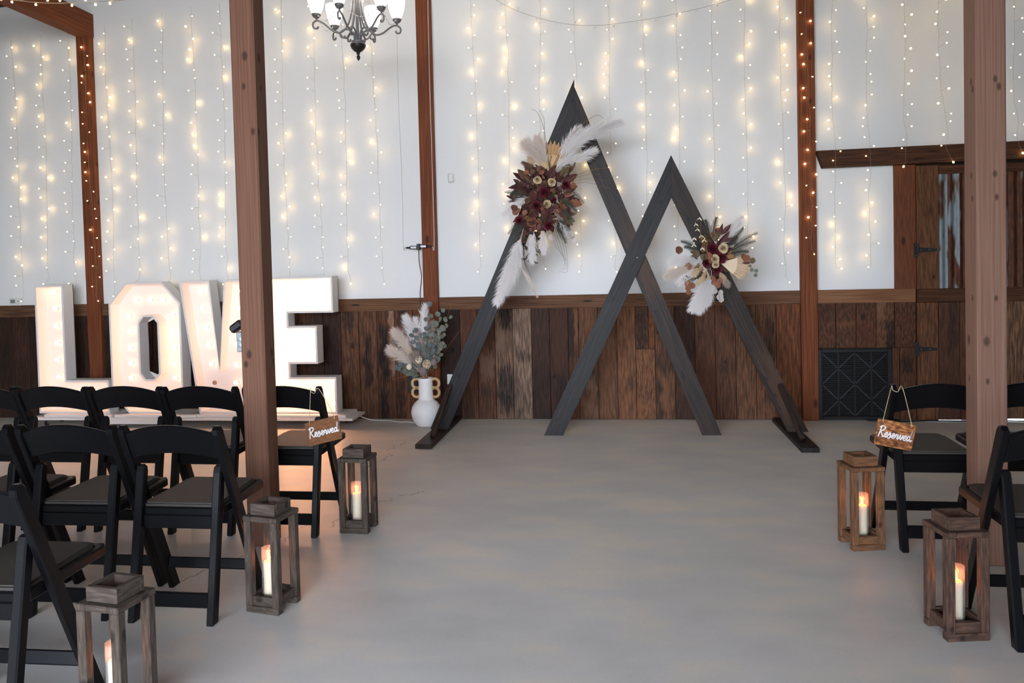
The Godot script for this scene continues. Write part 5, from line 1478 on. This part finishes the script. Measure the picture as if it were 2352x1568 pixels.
func strand_over_beam(label: String, s: Array) -> void:
	var t := thing("fairy_light_strand", label, "string lights", Vector3.ZERO, 0.0, "fairy light strands")
	var mb := MB.new()
	var pts := []
	var n := 29
	for i in n + 1:
		var u := float(i) / n
		var y := lerpf(s[1], s[3], u)
		var z := 0.012
		if y > 2.08 and y < 2.30:
			z = 0.096
		elif y <= 2.08:
			z = lerpf(0.09, 0.012, clampf((2.08 - y) / 0.25, 0.0, 1.0))
		elif y < 2.55:
			z = lerpf(0.096, 0.012, (y - 2.30) / 0.25)
		pts.append(Vector3(lerpf(s[0], s[2], u) + sin(u * 6.0 + s[0]) * 0.008 + rng.randfn() * 0.004, y, z))
	add_tube(mb, curve(pts, 2), 0.0008, 0.0008, 3)
	var ends := []
	for i in range(1, n + 1):
		var p: Vector3 = pts[i]
		var e := p + Vector3((1.0 if rng.randf() < 0.5 else -1.0) * rng.randf_range(0.018, 0.045), rng.randf_range(-0.014, 0.016), 0)
		e.z = maxf(p.z + 0.006, rng.randf_range(0.03, 0.08))
		add_tube(mb, PackedVector3Array([p, p.lerp(e, 0.5) + Vector3(0, 0.004, 0), e]), 0.0007, 0.0007, 3)
		ends.append([p, e, "fairy_bulb" if rng.randf() < 0.6 and e.z < 0.07 else "fairy_bulb_weak"])
	part(t, "wire", mb.commit(), M.wire_clear)
	for q in ends:
		fairy_bulb(t, q[0], q[1], q[2])

func swag(label: String, pts: Array, r: float, kind := "fairy_bulb", gap := 0.097) -> void:
	var t := thing("fairy_light_swag", label, "string lights", Vector3.ZERO, 0.0, "fairy light cords")
	var c := curve(pts, 8)
	var mb := MB.new()
	add_tube(mb, c, r, r, 5)
	part(t, "wire", mb.commit(), M.wire_clear)
	var run := 0.0
	var next := 0.06
	for i in c.size() - 1:
		var l := c[i].distance_to(c[i + 1])
		while next < run + l:
			var p := c[i].lerp(c[i + 1], (next - run) / l)
			fairy_bulb(t, p, p + Vector3(rng.randfn() * 0.006, -0.016 if rng.randf() < 0.6 else 0.016, 0.004), kind)
			next += gap
		run += l

# ---------------------------------------------------------------- tuning
const HALL_END := 7.6
const DOORWAY := [-3.3, 0.7, 4.6]   # left, right, top
const LETTER_ENERGY := 0.014
const CANDLE_ENERGY := 0.009
const CHANDELIER_ENERGY := 0.10

func _ready() -> void:
	rng.seed = 20240611
	# camera: 18 mm on a small sensor, its lens a little raised
	var cam := Camera3D.new()
	cam.name = "camera"
	cam.projection = Camera3D.PROJECTION_FRUSTUM
	cam.near = 0.05
	cam.far = 200.0
	cam.size = 0.05 * 1568.0 / 1801.0
	cam.frustum_offset = Vector2(0, -0.05 * (784.0 - 662.0) / 1801.0)
	cam.transform = Transform3D(Basis(Vector3(0, 1, 0), 0.1382) * Basis(Vector3(1, 0, 0), -0.0309) * Basis(Vector3(0, 0, 1), -0.0248), EYE)
	add_child(cam)
	cam.current = true
	# overcast sky, seen through the open barn doors
	var env := Environment.new()
	env.background_mode = Environment.BG_SKY
	var sky := Sky.new()
	var sm := ProceduralSkyMaterial.new()
	sm.sky_top_color = rgb8(206, 222, 246)
	sm.sky_horizon_color = rgb8(232, 238, 248)
	sm.ground_bottom_color = rgb8(150, 148, 144)
	sm.ground_horizon_color = rgb8(200, 202, 205)
	sm.sun_angle_max = 0.0
	sky.sky_material = sm
	env.sky = sky
	env.background_energy_multiplier = 22.5
	env.tonemap_mode = Environment.TONE_MAPPER_LINEAR
	env.tonemap_exposure = 1.0
	env.sdfgi_enabled = true
	env.ssao_enabled = true
	env.ssil_enabled = true
	var we := WorldEnvironment.new()
	we.name = "world"
	we.environment = env
	add_child(we)
	make_materials()
	tex_mat("rail_light", wood_image(64, 400, 35, rgb8(150, 106, 74), rgb8(104, 72, 50), 0.7, [[0.0, 0.9, 0.30, 0.42, rgb8(104, 62, 40), 0.8], [0.1, 1.1, 0.50, 0.60, rgb8(72, 50, 42), 0.8]], 2), 0.75, 0.04)
	tex_mat("lantern_brown_dark", wood_image(64, 320, 55, rgb8(92, 68, 54), rgb8(50, 36, 30), 0.85, [], 2), 0.8, 0.05)
	make_shell()
	make_wainscot()
	make_wall_posts()
	make_door()
	make_posts()
	make_letters()
	make_arches()
	make_chairs()
	make_lanterns()
	make_sign("plain brown wooden Reserved sign hanging from chair by the timber post", Vector3(-1.494, 0.560, 3.115), 0.42, 0.17, M.sign_plain, Vector3(-1.548, 0.765, 3.045))
	make_sign("burnt striped wooden Reserved sign hanging from chair by pinkish post", Vector3(1.217, 0.557, 3.12), 0.0, -0.19, M.sign_burnt, Vector3(1.245, 0.765, 3.04))
	make_chandelier()
	make_vase()
	make_arch_flowers()
	make_fittings()
	make_fairy_lights()
